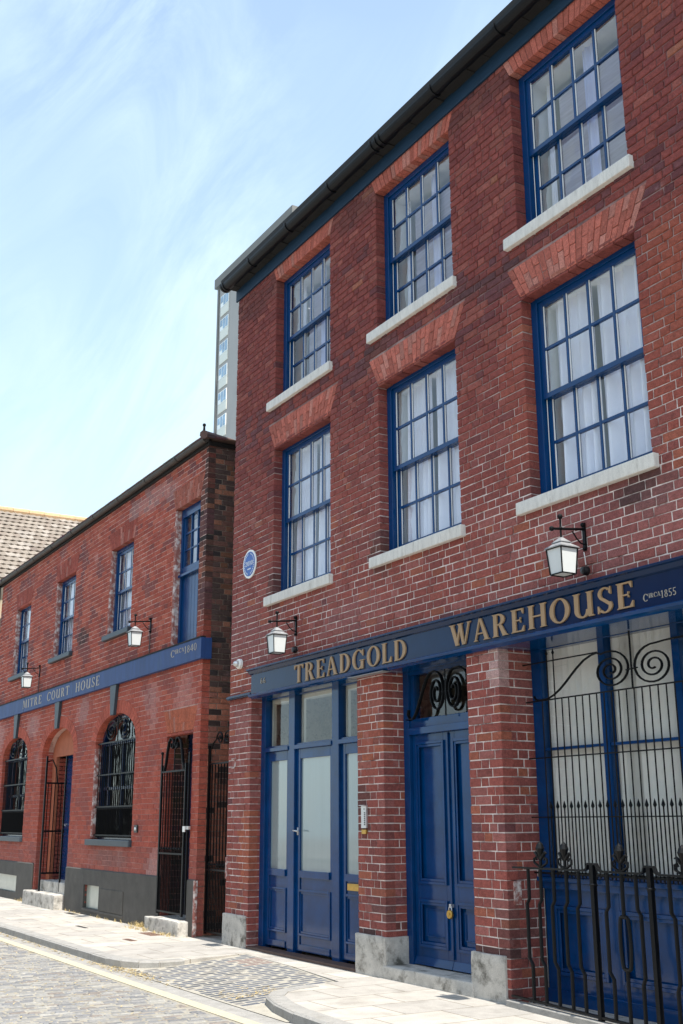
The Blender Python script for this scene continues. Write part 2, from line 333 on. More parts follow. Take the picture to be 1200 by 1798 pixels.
def emit(mb, ab, at, bb, bt, zb, zt, xf, depth, proud, ch=.0045, jit=.0018):
    """one brick: left edge ab (bottom) at (top), right edge bb, bt"""
    p = proud + rnd.uniform(-.002, .0025)
    J = lambda: rnd.uniform(-jit, jit)
    o = [(ab + J(), zb + J()), (bb + J(), zb + J()), (bt + J(), zt + J()), (at + J(), zt + J())]
    cx = sum(q[0] for q in o) / 4; cz = sum(q[1] for q in o) / 4
    inn = [(x + (ch if x < cx else -ch), z + (ch if z < cz else -ch)) for x, z in o]
    tilt = rnd.uniform(-.0015, .0015)
    vs = [xf(x, -p + (tilt if i in (0, 3) else -tilt), z) for i, (x, z) in enumerate(inn)] + [xf(x, -p + ch * .8, z) for x, z in o] + [xf(x, depth, z) for x, z in o]
    fs = [(0, 1, 2, 3)]
    for k in (0, 4):
        for i in range(4):
            j = (i + 1) % 4; fs.append((k + i, k + 4 + i, k + 4 + j, k + j))
    mb.add(vs, fs)

def lay(mb, u0, u1, z0, z1, holes, xf, col, depth=.11, proud=.0, pitch=.0727, S=.214, H=.106, g=.0048, zorg=None, pat=0, bond='flemish', relief=None):
    zorg = z0 if zorg is None else zorg
    k0 = int(math.floor((z0 - zorg) / pitch + 1e-6)); k = k0
    while True:
        zb = zorg + k * pitch; zt = zb + pitch; k += 1
        if zb >= z1 - .02: break
        za, zc = max(zb, z0), min(zt, z1)
        if zc - za < .025: continue
        row = k % 2 if bond != 'english' else 0
        # grid edges
        seq = [S, H] if bond == 'flemish' else ([S] if k % 4 else [H])
        st = u0 - 1 + (0 if row == 0 else -(S + H) / 2 + 0) + (H / 2 if (bond != 'flemish' and k % 4 and k % 2) else 0) + pat + .006 * math.sin(k * 1.7)
        e = [st]; i = 0
        while e[-1] < u1 + 1:
            w = seq[i % len(seq)]; i += 1
            if bond == 'flemish' and rnd.random() < .06: w = H
            e.append(e[-1] + w + rnd.uniform(-.004, .004))
        full, parts = [], []
        for h in holes:
            if h.z1 <= za + .02 or h.z0 >= zc - .02: continue
            lo, hi = max(za, h.z0), min(zc, h.z1)
            s0, s1 = h.f(lo), h.f(hi)
            full.append((min(s0[0], s1[0]) if True else 0, max(s0[1], s1[1]), s0, s1))
            if h.z1 < zc - .025: parts.append((h.f(h.z1), h.z1, zc))
            if h.z0 > za + .025: parts.append((h.f(h.z0), za, h.z0))
        full.sort(key=lambda q: q[0])
        ivs = []; cur = ((u0, u0), True)
        for a, b, s0, s1 in full:
            if b <= u0 or a >= u1: continue
            if s0[0] > cur[0][0]: ivs.append((cur[0], (s0[0], s1[0])))
            cur = ((max(cur[0][0], s0[1]), max(cur[0][1], s1[1])), True)
        if cur[0][0] < u1: ivs.append((cur[0], (u1, u1)))
        def run(L, R, a, c):
            l, r = max(L), min(R)
            if r - l < .02: return
            ed = [x for x in e if l + .05 < x < r - .05]
            pts = [L] + [(x, x) for x in ed] + [R]
            for q in range(len(pts) - 1):
                A, B = pts[q], pts[q + 1]; ga = 0 if q == 0 else g; gb = 0 if q == len(pts) - 2 else g
                mb.col = col((A[0] + B[0]) / 2, (a + c) / 2)
                up = relief((a + c) / 2) if relief else 0
                emit(mb, A[0] + ga, A[1] + ga, B[0] - gb, B[1] - gb, a + g * .9, c - g * .9, xf, depth, proud + .0055 * up, ch=.0045 + .003 * up, jit=.0018 + .0016 * up)
        for L, R in ivs: run(L, R, za, zc)
        for sp, a, c in parts:
            if min(sp[1], u1) - max(sp[0], u0) > .05: run((max(sp[0], u0),) * 2, (min(sp[1], u1),) * 2, a, c)

def slab(mb, u0, u1, z0, z1, holes, xf, d=.005, depth=.33, e=.006):
    """the mortar bed behind the bricks, with its openings"""
    outer = [Vector((u0, z0, 0)), Vector((u1, z0, 0)), Vector((u1, z1, 0)), Vector((u0, z1, 0))]
    loops = [outer]
    for h in holes:
        cx = sum(p[0] for p in h.poly) / len(h.poly); cz = sum(p[1] for p in h.poly) / len(h.poly)
        lp = []
        for x, z in h.poly:
            X = x + (e if x > cx else -e); Z = z + (e if z > cz else -e)
            lp.append(Vector((min(max(X, u0 + .001), u1 - .001), min(max(Z, z0 + .001), z1 - .001), 0)))
        loops.append(lp)
    flat = [p for l in loops for p in l]
    tris = tessellate_polygon(loops)
    mb.add([xf(p.x, d, p.y) for p in flat], [tuple(t) for t in tris])
    for l in loops[1:]:
        n = len(l); mb.add([xf(p.x, d, p.y) for p in l] + [xf(p.x, depth, p.y) for p in l], [(i, (i + 1) % n, (i + 1) % n + n, i + n) for i in range(n)])

def XF(u, d, z): return (u, d, z)                      # street front: y = depth
def side(X, sgn=1):                                     # face looking along +X (sgn 1) or -X
    return lambda u, d, z: (X - sgn * d, u, z)

def pick(pal):
    r = rnd.random(); t = 0
    for w, c in pal:
        t += w
        if r <= t: break
    k = rnd.uniform(.9, 1.12); return tuple(x * k for x in c)
def lerp(a, b, t): return tuple(x + (y - x) * t for x, y in zip(a, b))
PAL_MAIN_HI = [(.5, (.215, .055, .046)), (.31, (.18, .046, .042)), (.15, (.25, .076, .060)), (.03, (.13, .042, .044)), (.01, (.30, .11, .07))]
PAL_MAIN_LO = [(.46, (.28, .078, .062)), (.30, (.245, .074, .063)), (.16, (.30, .105, .09)), (.02, (.17, .062, .062)), (.06, (.32, .10, .062))]
PAL_LEFT = [(.5, (.36, .080, .051)), (.27, (.31, .070, .050)), (.17, (.40, .11, .072)), (.06, (.22, .062, .052))]
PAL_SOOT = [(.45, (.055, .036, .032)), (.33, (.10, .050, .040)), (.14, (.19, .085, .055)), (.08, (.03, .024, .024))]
def N2(x, z, s, o=0): return noise.noise(Vector((x * s + o, z * s, o * 1.3)))
def spots(c, x, z, L_):
    for sx, sz, rx, rz, a, k in L_:
        d = math.hypot((x - sx) / rx, (z - sz) / rz) + N2(x, z, 3.0, 9) * .5
        if d < 1: c = lerp(c, k, a * min(1, (1 - d) * 2.2))
    return c
SOOT, PALE, PINK, ORNG = (.05, .035, .035), (.52, .36, .34), (.33, .135, .125), (.38, .11, .055)
SPOT_MAIN = [(6.95, 3.66, .30, .18, .8, SOOT), (7.3, 3.35, .9, .35, .5, PINK), (6.0, 3.6, .35, .2, .5, PINK), (5.16, 2.62, .10, .35, .75, PALE), (3.35, .9, .2, .6, .2, SOOT), (5.2, .55, .12, .35, .45, SOOT), (5.02, .38, .35, .05, .8, SOOT),
             (3.2, .38, .35, .05, .8, SOOT), (.45, 1.1, .14, .5, .7, ORNG), (.3, 2.5, .25, .3, .45, PINK), (3.2, 2.2, .2, .6, .35, ORNG), (3.1, 1.45, .12, .3, .6, SOOT), (1.15, 3.95, .18, .3, .6, SOOT), (3.45, 3.95, .2, .35, .6, SOOT), (5.72, 4.0, .15, .3, .4, SOOT),
             (3.4, 6.1, .3, .14, .5, SOOT), (5.3, 6.1, .8, .12, .4, SOOT), (.6, 7.9, 1.0, .25, .35, SOOT), (3.0, 8.0, .6, .2, .4, SOOT), (5.2, 8.0, .7, .2, .4, SOOT), (7.6, 7.7, .9, .5, .25, ORNG), (7.6, 5.0, .5, .9, .3, ORNG), (.3, 3.1, .3, .2, .5, ORNG), (2.9, 3.4, .8, .2, .35, PINK)]
SPOT_LEFT = [(-2.6, 3.0, .35, .35, .3, PALE), (-1.4, 3.0, .5, .35, .25, PALE), (-5.7, 3.15, .45, .25, .3, PALE), (-8.7, 3.15, .5, .3, .35, PALE), (-11.2, 3.0, .5, .4, .35, PALE), (-4.1, .85, 1.0, .16, .6, (.20, .11, .10)), (-4.3, 3.95, .7, .2, .5, (.18, .06, .055)),
             (-2.3, .8, .3, .25, .4, PALE), (-6.0, 4.4, .3, .2, .8, SOOT), (-9.8, 6.0, .7, .25, .5, (.2, .07, .07)), (-3.0, 6.1, 1.4, .2, .3, PALE), (-7.2, 3.85, 1.5, .15, .4, (.2, .07, .065))]
def col_main(x, z):
    t = min(1, max(0, (z - 3.6) / 2.2 + N2(x, z, .7) * .7))
    c = lerp(pick(PAL_MAIN_LO), pick(PAL_MAIN_HI), t)
    if 3.1 < z < 4.2 and N2(x, z, .9, 5) > .1: c = lerp(c, (.22, .085, .085), .5)
    if 5.95 < z < 6.35 and rnd.random() < .5: c = lerp(c, (.10, .05, .06), .6)
    if z < .6 and rnd.random() < .2: c = lerp(c, (.06, .04, .04), .5)
    if x > 5.5 and z < 5.6 and z > 4: c = lerp(c, (.32, .08, .05), .35)
    return spots(c, x, z, SPOT_MAIN)
def col_left(x, z):
    c = pick(PAL_LEFT)
    s = min(1, max(0, (x + 1.25) * 3 + N2(x, z, 1.2) * .8)) * min(1, max(0, (z - 3.7) / .5))
    if s > 0: c = lerp(c, pick(PAL_SOOT), s)
    if N2(x, z, 2.0, 3) > .28: c = lerp(c, (.13, .055, .06), .6)
    if z < 3.4: c = lerp(c, (.39, .092, .062), .4)
    if z < 1.0: c = lerp(c, (.26, .10, .085), .4)
    return spots(c, x, z, SPOT_LEFT)
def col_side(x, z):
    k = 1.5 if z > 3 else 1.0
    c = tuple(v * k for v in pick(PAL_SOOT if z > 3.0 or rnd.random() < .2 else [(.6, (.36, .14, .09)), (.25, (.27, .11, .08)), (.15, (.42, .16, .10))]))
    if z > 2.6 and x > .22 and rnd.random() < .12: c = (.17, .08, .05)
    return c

def fan(mb, x0, x1, X0, X1, z0, z1, n, depth=.11, proud=.003, c0=(.42, .125, .09), var=.22, split=True, g=.0036):
    """flat arch of rubbed bricks standing on edge, fanned outwards"""
    for i in range(n):
        t0, t1 = i / n, (i + 1) / n
        def X(t, z):
            s = (z - z0) / (z1 - z0); a = x0 + (x1 - x0) * t; b = X0 + (X1 - X0) * t; return a + (b - a) * s
        zs = [z0, z0 + (z1 - z0) * (.36 if i % 2 else .64) + rnd.uniform(-.01, .01), z1] if split else [z0, z1]
        for a, c in zip(zs, zs[1:]):
            k = rnd.uniform(1 - var, 1 + var); q = rnd.random()
            mb.col = tuple(v * k for v in (c0 if q > .15 else lerp(c0, (.42, .20, .16), .6)))
            emit(mb, X(t0, a) + g, X(t0, c) + g, X(t1, a) - g, X(t1, c) - g, a + g * (a > z0), c - g * (c < z1), XF, depth, proud, ch=.0025, jit=.001)

def arch_ring(mb, x0, x1, zs, zt, w, n, depth=.11, proud=.002, c0=(.38, .085, .055)):
    cx, a, b = (x0 + x1) / 2, (x1 - x0) / 2, zt - zs
    for i in range(n):
        t0, t1 = PI * i / n + .006, PI * (i + 1) / n - .006
        P = lambda t, o: (cx + (a + o) * math.cos(t), zs + (b + o) * math.sin(t))
        q = [P(t1, 0), P(t0, 0), P(t0, w), P(t1, w)]
        k = rnd.uniform(.8, 1.15); mb.col = tuple(v * k for v in c0)
        pr = proud + rnd.uniform(0, .002)
        vs = [(x, -pr, z) for x, z in q] + [(x, depth, z) for x, z in q]
        mb.add(vs, [(0, 1, 2, 3), (0, 4, 5, 1), (1, 5, 6, 2), (2, 6, 7, 3), (3, 7, 4, 0)])

# ================================================================== GROUND
def ground():
    mb = MB(); mb.box(-80, 60, -60, 60, -.6, -.105)
    tag(mb.build('road', M['sett_sheet']), kind='structure')
    # near road: joint bed and real setts
    mb = MB(); mb.box(-9, 8, -4.9, -1.62, -.104, -.0805)
    tag(mb.build('road_joint_bed', M['joint']), kind='structure')
    mb = MB(); k = 0; x = -9.0
    pal = [(.42, (.215, .21, .20)), (.30, (.165, .165, .168)), (.18, (.275, .265, .24)), (.10, (.19, .165, .145))]
    while x < 7.9:
        w = rnd.uniform(.056, .074); y = -4.88 + rnd.uniform(0, .15)
        while y < -1.96:
            l = rnd.uniform(.10, .18); h = -.0765 + rnd.uniform(-.0035, .004)
            yy = min(y + l, -1.94)
            if yy - y > .05:
                mb.col = pick(pal); c = .012; g = .004; a0, a1, b0, b1 = x + g, x + w - g, y + g, yy - g
                J = lambda: rnd.uniform(-.003, .003)
                vs = [(a0 + c + J(), b0 + c + J(), h + J()), (a1 - c + J(), b0 + c + J(), h + J()), (a1 - c + J(), b1 - c + J(), h + J()), (a0 + c + J(), b1 - c + J(), h + J()),
                      (a0, b0, h - .010), (a1, b0, h - .010), (a1, b1, h - .010), (a0, b1, h - .010), (a0, b0, -.1), (a1, b0, -.1), (a1, b1, -.1), (a0, b1, -.1)]
                mb.add(vs, [(0, 1, 2, 3)] + [(q + i, q + 4 + i, q + 4 + (i + 1) % 4, q + (i + 1) % 4) for q in (0, 4) for i in range(4)])
            y += l
        x += w
    tag(mb.build('road_setts', M['setts']), kind='structure')
    mb = MB(); mb.box(-9, 8, -1.795, -1.60, -.1, -.078); mb.build('gutter_channel', M['kerb']); tag(bpy.data.objects['gutter_channel'], kind='structure')
    mb = MB(); mb.box(-9, 8, -1.915, -1.80, -.1, -.074); tag(mb.build('road_line', M['line']), kind='structure')
    # left pavement
    def blob(pts, n=8):
        return pts
    P = [(-40, .6), (-40, -1.60), (.1, -1.60), (.55, -1.60), (.85, -1.55), (1.07, -1.44), (1.2, -1.27), (1.2, -1.0), (1.1, -.55), (1.0, -.2), (1.0, .6)]
    def sheet(name, P, z0, z1, m):
        mb = MB(); mb.prism_xy(P, z0, z1); return tag(mb.build(name, m), kind='structure')
    sheet('pavement', P, -.5, 0, M['paving'])
    R = [(3.42, .6), (3.42, -.38), (3.46, -.8), (3.52, -1.05), (3.64, -1.25), (3.85, -1.40), (4.2, -1.51), (4.65, -1.585), (5.2, -1.62), (14, -1.62), (14, .6)]
    sheet('pavement', R, -.5, 0, M['paving'])
    sheet('threshold_strip', [(1.001, .6), (1.001, -.22), (2.2, -.30), (3.419, -.46), (3.419, .6)], -.5, -.004, M['kerb'] if False else M['paving'])
    # kerb stones follow both edges
    def kerbs(path, w, name):
        mb = MB()
        seg = []
        for (a, b) in zip(path, path[1:]):
            d = math.hypot(b[0] - a[0], b[1] - a[1]); n = max(1, round(d / .55))
            for i in range(n): seg.append((Vector(a).lerp(Vector(b), i / n), Vector(a).lerp(Vector(b), (i + 1) / n)))
        for a, b in seg:
            t = (b - a).normalized(); nn = Vector((t.y, -t.x)); g = .003
            a2, b2 = a + t * g, b - t * g; h = .004 + rnd.uniform(-.002, .003)
            q = [a2 + nn * .012, b2 + nn * .012, b2 - nn * w, a2 - nn * w]
            qi = [a2 + nn * -.008 + t * .004, b2 + nn * -.008 - t * .004, b2 - nn * w, a2 - nn * w]
            vs = [(p.x, p.y, h) for p in qi] + [(p.x, p.y, h - .016) for p in q] + [(p.x, p.y, -.3) for p in q]
            mb.add(vs, [(0, 1, 2, 3)] + [(k + i, k + 4 + i, k + 4 + (i + 1) % 4, k + (i + 1) % 4) for k in (0, 4) for i in range(4)])
        return tag(mb.build(name, M['kerb']), kind='structure')
    kerbs([(-9, -1.6), (.1, -1.6), (.55, -1.60), (.85, -1.55), (1.07, -1.44), (1.2, -1.27), (1.2, -1.0)], .13, 'kerb')
    kerbs([(3.46, -.8), (3.52, -1.05), (3.64, -1.25), (3.85, -1.40), (4.2, -1.51), (4.65, -1.585), (5.2, -1.62), (10, -1.62)], .14, 'kerb')
    # sett crossing, sloping to the channel
    zc = lambda y: -.006 + (y + .25) * .0475
    mb = MB(); mb.add([(.9, -.2, -.0054), (4.6, -.2, -.0054), (4.6, -1.62, -.0729), (.9, -1.62, -.0729)], [(0, 3, 2, 1)])
    tag(mb.build('crossing_bed', M['joint_pale']), kind='structure')
    mb = MB(); x = .95
    palc = [(.45, (.105, .112, .13)), (.3, (.135, .14, .152)), (.15, (.18, .17, .16)), (.1, (.08, .085, .095))]
    lx = lambda y: 1.21 if y < -1.0 else 1.02 + (-.2 - y) * .24
    rx = lambda y: (3.40 if y > -.4 else 3.44) if y > -.75 else (3.50 if y > -1.1 else (3.6 if y > -1.25 else 3.8))
    ty = lambda x: -.22 - (x - 1) * .08 - max(0, x - 2.2) * .05
    row = 0
    while x < 4.0:
        w = .098; y = -1.6 - (.10 if row % 2 else 0); row += 1
        while y < -.2:
            l = .195 + rnd.uniform(-.006, .006); ya, yb = max(y, -1.6), min(y + l, ty(x)); ym = (ya + yb) / 2
            if yb - ya > .05 and x > lx(ym) - .02 and x + w < rx(ym) + .02:
                mb.col = pick(palc) if not (1.25 < x < 1.75 and ym > -.62) else pick([(1, (.19, .135, .12))])
                c = .007; g = .0105; h0, h1 = zc(ya) - .0012 + rnd.uniform(-.0006, .0012), zc(yb) - .0012 + rnd.uniform(-.0006, .0012)
                a0, a1, b0, b1 = x + g, x + w - g, ya + g * .45, yb - g * .45
                vs = [(a0 + c, b0 + c, h0), (a1 - c, b0 + c, h0), (a1 - c, b1 - c, h1), (a0 + c, b1 - c, h1)] + [(p, q, r - .009) for p, q, r in ((a0, b0, h0), (a1, b0, h0), (a1, b1, h1), (a0, b1, h1))] + [(p, q, -.12) for p, q in ((a0, b0), (a1, b0), (a1, b1), (a0, b1))]
                mb.add(vs, [(0, 1, 2, 3)] + [(k + i, k + 4 + i, k + 4 + (i + 1) % 4, k + (i + 1) % 4) for k in (0, 4) for i in range(4)])
            y += l
        x += w
    tag(mb.build('crossing_setts', M['setts']), kind='structure')
ground()

# ================================================================== WAREHOUSE
WH = thing('warehouse_building', (0, 0, 0), 'three storey red brick warehouse with six blue sash windows above blue shopfronts', 'building')
WX = [(1.115, 2.465), (3.455, 4.80), (5.76, 7.105)]
R3, R2 = (6.345, 7.975), (3.905, 5.735)
def warehouse_wall():
    shops = [rect(.60, 2.99, -.2, 3.0), rect(3.465, 4.80, -.2, 3.0), rect(5.24, 8.45, -.2, 3.0)]
    wins = [rect(a, b, *R3) for a, b in WX] + [rect(a, b, *R2) for a, b in WX]
    arches = [trap(a, b, a - .165, b + .175, R2[1], 6.045) for a, b in WX] + [trap(a, b, a - .10, b + .10, R3[1], 8.19) for a, b in WX]
    mb = MB(); mb.col = (.3, .1, .1)
    lay(mb, 0, 10.5, 0.0, 8.16, shops + wins + arches, XF, col_main, zorg=-.039, relief=lambda z: min(1, max(.1, (z - 3.6) / 1.6)))
    # deep brick returns of the piers
    for X, y1 in ((.60, .15), (3.465, .26), (5.24, .37)):
        lay(mb, .11, y1, .0, 2.9, [], side(X), col_main, zorg=-.039, pat=.05, depth=.1)
    for X, y1 in ((2.99, .15), (4.80, .26), (8.45, .37)):
        lay(mb, .11, y1, .0, 2.9, [], side(X, -1), col_main, zorg=-.039, depth=.1)
    lay(mb, 0.11, 2.2, 0, 8.1, [], side(0, -1), col_main, zorg=-.039)
    wall = mb.build('brick_wall', M['brick'], WH)
    mb = MB(); slab(mb, 0.006, 10.49, -.3, 8.2, shops + wins, XF, depth=.38)
    mb.box(.008, .2, .008, 7, -.3, 8.2); mb.box(10.3, 10.49, .008, 7, -.3, 8.2); mb.box(0.2, 10.3, 6.8, 7, -.3, 8.2)
    mb.build('mortar_bed', M['mortar'], WH)
    for a, b in WX:
        mb = MB(); mb.col = (.4, .1, .06)
        fan(mb, a, b, a - .165, b + .175, R2[1], 6.045, 21); mb.build('window_arch', M['brick'], WH)
        mb = MB(); mb.col = (.4, .1, .06)
        fan(mb, a, b, a - .10, b + .10, R3[1], 8.19, 20, c0=(.42, .12, .085), var=.18, split=False); mb.build('window_arch', M['brick'], WH)
    # rooms
    mb = MB()
    for z in (3.15, 6.12, 8.22): mb.box(.2, 10.3, .40, 6.8, z, z + .12)
    mb.build('ceiling', M['white_paint'], WH)
    mb = MB(); mb.box(.205, 10.295, 3.6, 3.7, -.2, 8.2); mb.build('inner_wall', M['room'], WH)
    mb = MB(); mb.prism_yz([(-.22, 8.46), (3.5, 10.6), (7.1, 8.46), (7.1, 8.40), (3.5, 10.5), (-.22, 8.40)], -.12, 10.6); mb.build('roof', M['soffit'], WH)
    # eaves board, soffit, gutter
    mb = MB(); mb.box(-.03, 10.5, -.03, -.006, 8.146, 8.40); mb.build('eaves_board', M['blue_eaves'], WH, bevel=.003)
    mb = MB(); mb.box(-.05, 10.5, -.20, -.031, 8.385, 8.40)
    x = -.02
    while x < 10.4:
        w = rnd.uniform(.05, .22); mb.box(x, x + w, -.14, -.031, 8.305 + rnd.uniform(-.007, .007), 8.385); x += w
    mb.build('eaves_soffit', M['soffit'], WH)
    mb = MB(); n = 10; r = .076; cy, cz = -.165, 8.372
    prof = [(cy + r * math.cos(PI + PI * i / n), cz + r * math.sin(PI + PI * i / n)) for i in range(n + 1)]
    prof2 = [(cy + (r - .006) * math.cos(2 * PI - PI * i / n), cz + (r - .006) * math.sin(2 * PI - PI * i / n)) for i in range(n + 1)]
    mb.prism_yz(prof + prof2, -.10, 10.5)
    mb.prism_yz([(cy + r * math.cos(PI + PI * i / n), cz + r * math.sin(PI + PI * i / n)) for i in range(n + 1)], -.106, -.10)
    g = mb.build('gutter', M['gutter'], WH, smooth=False)
    for x in [-.085, -.035] + [.75 + 1.02 * i for i in range(9)] + [3.72, 3.88]:
        b2 = MB(); r2 = r + .011
        pr = [(cy + r2 * math.cos(PI + PI * i / n), cz + r2 * math.sin(PI + PI * i / n)) for i in range(n + 1)]
        b2.prism_yz(pr + [(cy + r2, cz + .012), (cy - r2, cz + .012)], x - .016, x + .016)
        b2.build('gutter_clip', M['gutter'], g)
warehouse_wall()

def sash_window(x0, x1, z0, z1, parent, y=.105, cols=4, rows=2, frame=.075, blue='blue', curtain='net', sillm='stone', sill=(.107, .052, .142), name='window'):
    """frame > sashes with glazing bars, glass, lining, curtain, sill"""
    m = M[blue]; mb = MB(); d = .10
    mb.box(x0, x0 + frame, y, y + d, z0, z1); mb.box(x1 - frame, x1, y, y + d, z0, z1)
    mb.box(x0 + frame, x1 - frame, y, y + d, z1 - frame * .85, z1)
    mb.box(x0 + frame, x1 - frame, y - .01, y + d + .02, z0, z0 + .03)
    win = mb.build(name, m, parent, bevel=.004)
    zi0, zi1 = z0 + .03, z1 - frame * .85; xm0, xm1 = x0 + frame, x1 - frame; zm = (zi0 + zi1) / 2
    def sash(nm, ya, a, b, top, bot):
        s = .05; mb = MB()
        mb.box(xm0 + .001, xm0 + s, ya, ya + .04, a, b); mb.box(xm1 - s, xm1 - .001, ya, ya + .04, a, b)
        mb.box(xm0 + s, xm1 - s, ya, ya + .04, b - top, b); mb.box(xm0 + s, xm1 - s, ya, ya + .04, a, a + bot)
        gx0, gx1, gz0, gz1 = xm0 + s, xm1 - s, a + bot, b - top
        for i in range(1, cols):
            x = gx0 + (gx1 - gx0) * i / cols; mb.box(x - .0135, x + .0135, ya + .004, ya + .036, gz0, gz1)
        for j in range(1, rows):
            z = gz0 + (gz1 - gz0) * j / rows; mb.box(gx0, gx1, ya + .006, ya + .034, z - .0135, z + .0135)
        so_ = mb.build(nm, m, win, bevel=.0025)
        gb = MB()
        for i in range(cols):
            for j in range(rows):
                X0 = gx0 + (gx1 - gx0) * i / cols; X1 = gx0 + (gx1 - gx0) * (i + 1) / cols; t = rnd.uniform(-.005, .005); t2 = rnd.uniform(-.005, .005)
                Z0 = gz0 + (gz1 - gz0) * j / rows; Z1 = gz0 + (gz1 - gz0) * (j + 1) / rows; yy = ya + .02
                gb.add([(X0, yy + t, Z0), (X1, yy - t, Z0), (X1, yy - t + t2, Z1), (X0, yy + t + t2, Z1)], [(0, 1, 2, 3)])
        gb.build('glass', M['glass'], win)
        # pale putty line inside the bars
        pb = MB()
        for i in range(cols):
            X0 = gx0 + (gx1 - gx0) * i / cols + (.0135 if i else 0)
            pb.box(X0, X0 + .009, ya + .012, ya + .0195, gz0, gz1)
        pb.build('putty', M['white_paint'], win)
    sash('upper_sash', y + .018, zm - .02, zi1, .045, .045)
    sash('lower_sash', y + .062, zi0, zm + .02, .04, .08)
    mb = MB(); mb.tube([(xm0 + .012, y + .05, zm - .02), (xm0 + .012, y + .05, zi0 + .02)], .0035, 5); mb.build('sash_cord', M['white_paint'], win)
    # white lining of the opening behind the frame
    mb = MB(); yb = y + d + .001
    mb.box(x0 + .02, x0 + frame - .005, yb, .42, z0, z1); mb.box(x1 - frame + .005, x1 - .02, yb, .42, z0, z1); mb.box(x0 + .02, x1 - .02, yb, .42, z1 - .085, z1)
    mb.box(x0 + .02, x1 - .02, yb, .44, z0, z0 + .028)
    mb.build('reveal_lining', M['white_paint'], win)
    if curtain:
        def drape(a, b, yy, m_, nm, waves, amp, zt, zb2=z0 + .035):
            mb = MB(); n = max(8, int((b - a) * 90)); vs = []
            for i in range(n + 1):
                x = a + (b - a) * i / n; w = amp * math.sin(i / n * waves * 2 * PI) + amp * .5 * math.sin(i / n * waves * 4.3 + 1)
                for zz in (zb2, zt): vs.append((x, yy + w * (1.25 if zz == zb2 else .7), zz))
            mb.add(vs, [(2 * i, 2 * i + 2, 2 * i + 3, 2 * i + 1) for i in range(n)])
            mb.build(nm, m_, win, smooth=True)
        w = x1 - x0
        if curtain == 'net':
            drape(x0 + .12, x0 + w * .44, .27, M['curtain'], 'curtain', 4, .042, z1 - .08)
            drape(x0 + w * .47, x1 - .08, .27, M['curtain'], 'curtain', 5, .042, z1 - .08)
        elif curtain == 'slat':
            drape(x0 + .12, x0 + .19, .33, M['curtain'], 'curtain', 2, .02, z1 - .08)
            drape(x0 + w * .50, x0 + w * .60, .26, M['lilac'], 'curtain', 2, .015, z1 - .08)
            mb = MB(); zz = z0 + .1
            while zz < z1 - .26: mb.add([(x0 + .30, .31, zz), (x1 - .08, .31, zz), (x1 - .08, .313, zz + .062), (x0 + .30, .313, zz + .062)], [(0, 1, 2, 3)]); zz += .058
            mb.build('blind', M['blind'], win)
        elif curtain == 'full':
            drape(x0 + .085, x1 - .085, .215, M['curtain'], 'curtain', 6, .012, z1 - .06)
    p, q, hgt = sill[1], sill[2], sill[0]
    if sillm == 'stone': stone('sill', (x0 - q, x1 + q - .088, -p, .12, z0 - hgt, z0), M['stone'], win, seed=x0 + z0, amp=.0035, cuts=3, bev=.007)
    elif sillm == 'slate': mb = MB(); mb.box(x0 - q, x1 + q, -p, .12, z0 - hgt, z0); mb.build('sill', M['slate_paint'], win, bevel=.012)
    return win

GW = 'blue sash windows of the warehouse'
for r_, (z0, z1), cur in ((3, R3, 'slat'), (2, R2, 'net')):
    proto = sash_window(WX[0][0], WX[0][1], z0, z1, WH, curtain=cur)
    for a, b in WX[1:]: copy_tree(proto, WH, (a - WX[0][0], 0, 0))

for x0, x1, z0, z1 in ((.10, .215, 2.075, 2.095), (.175, .215, 1.99, 2.075), (.10, .19, 1.975, 1.99), (-.004, .045, .72, .96)):
    mb = MB(); mb.box(x0, x1, -.009, .02, z0, z1); mb.build('mortar_patch', M['plaster'], WH, bevel=.004)
mb = MB(); mb.box(5.235, 5.247, .06, .14, .72, .90); mb.build('mortar_patch', M['plaster'], WH, bevel=.004)
# pier bases and doorstep
stone('pier_base', (-.02, .575, -.025, .2, -.2, .34), M['stone_old'], WH, 1, .007)
stone('pier_base', (2.965, 3.49, -.025, .27, -.2, .345), M['stone_old'], WH, 2, .008)
stone('pier_base', (4.765, 5.20, -.025, .30, -.2, .345), M['stone_old'], WH, 3, .007)
stone('doorstep', (3.45, 4.79, -.03, .34, -.2, .108), M['stone_old'], WH, 4, .006)

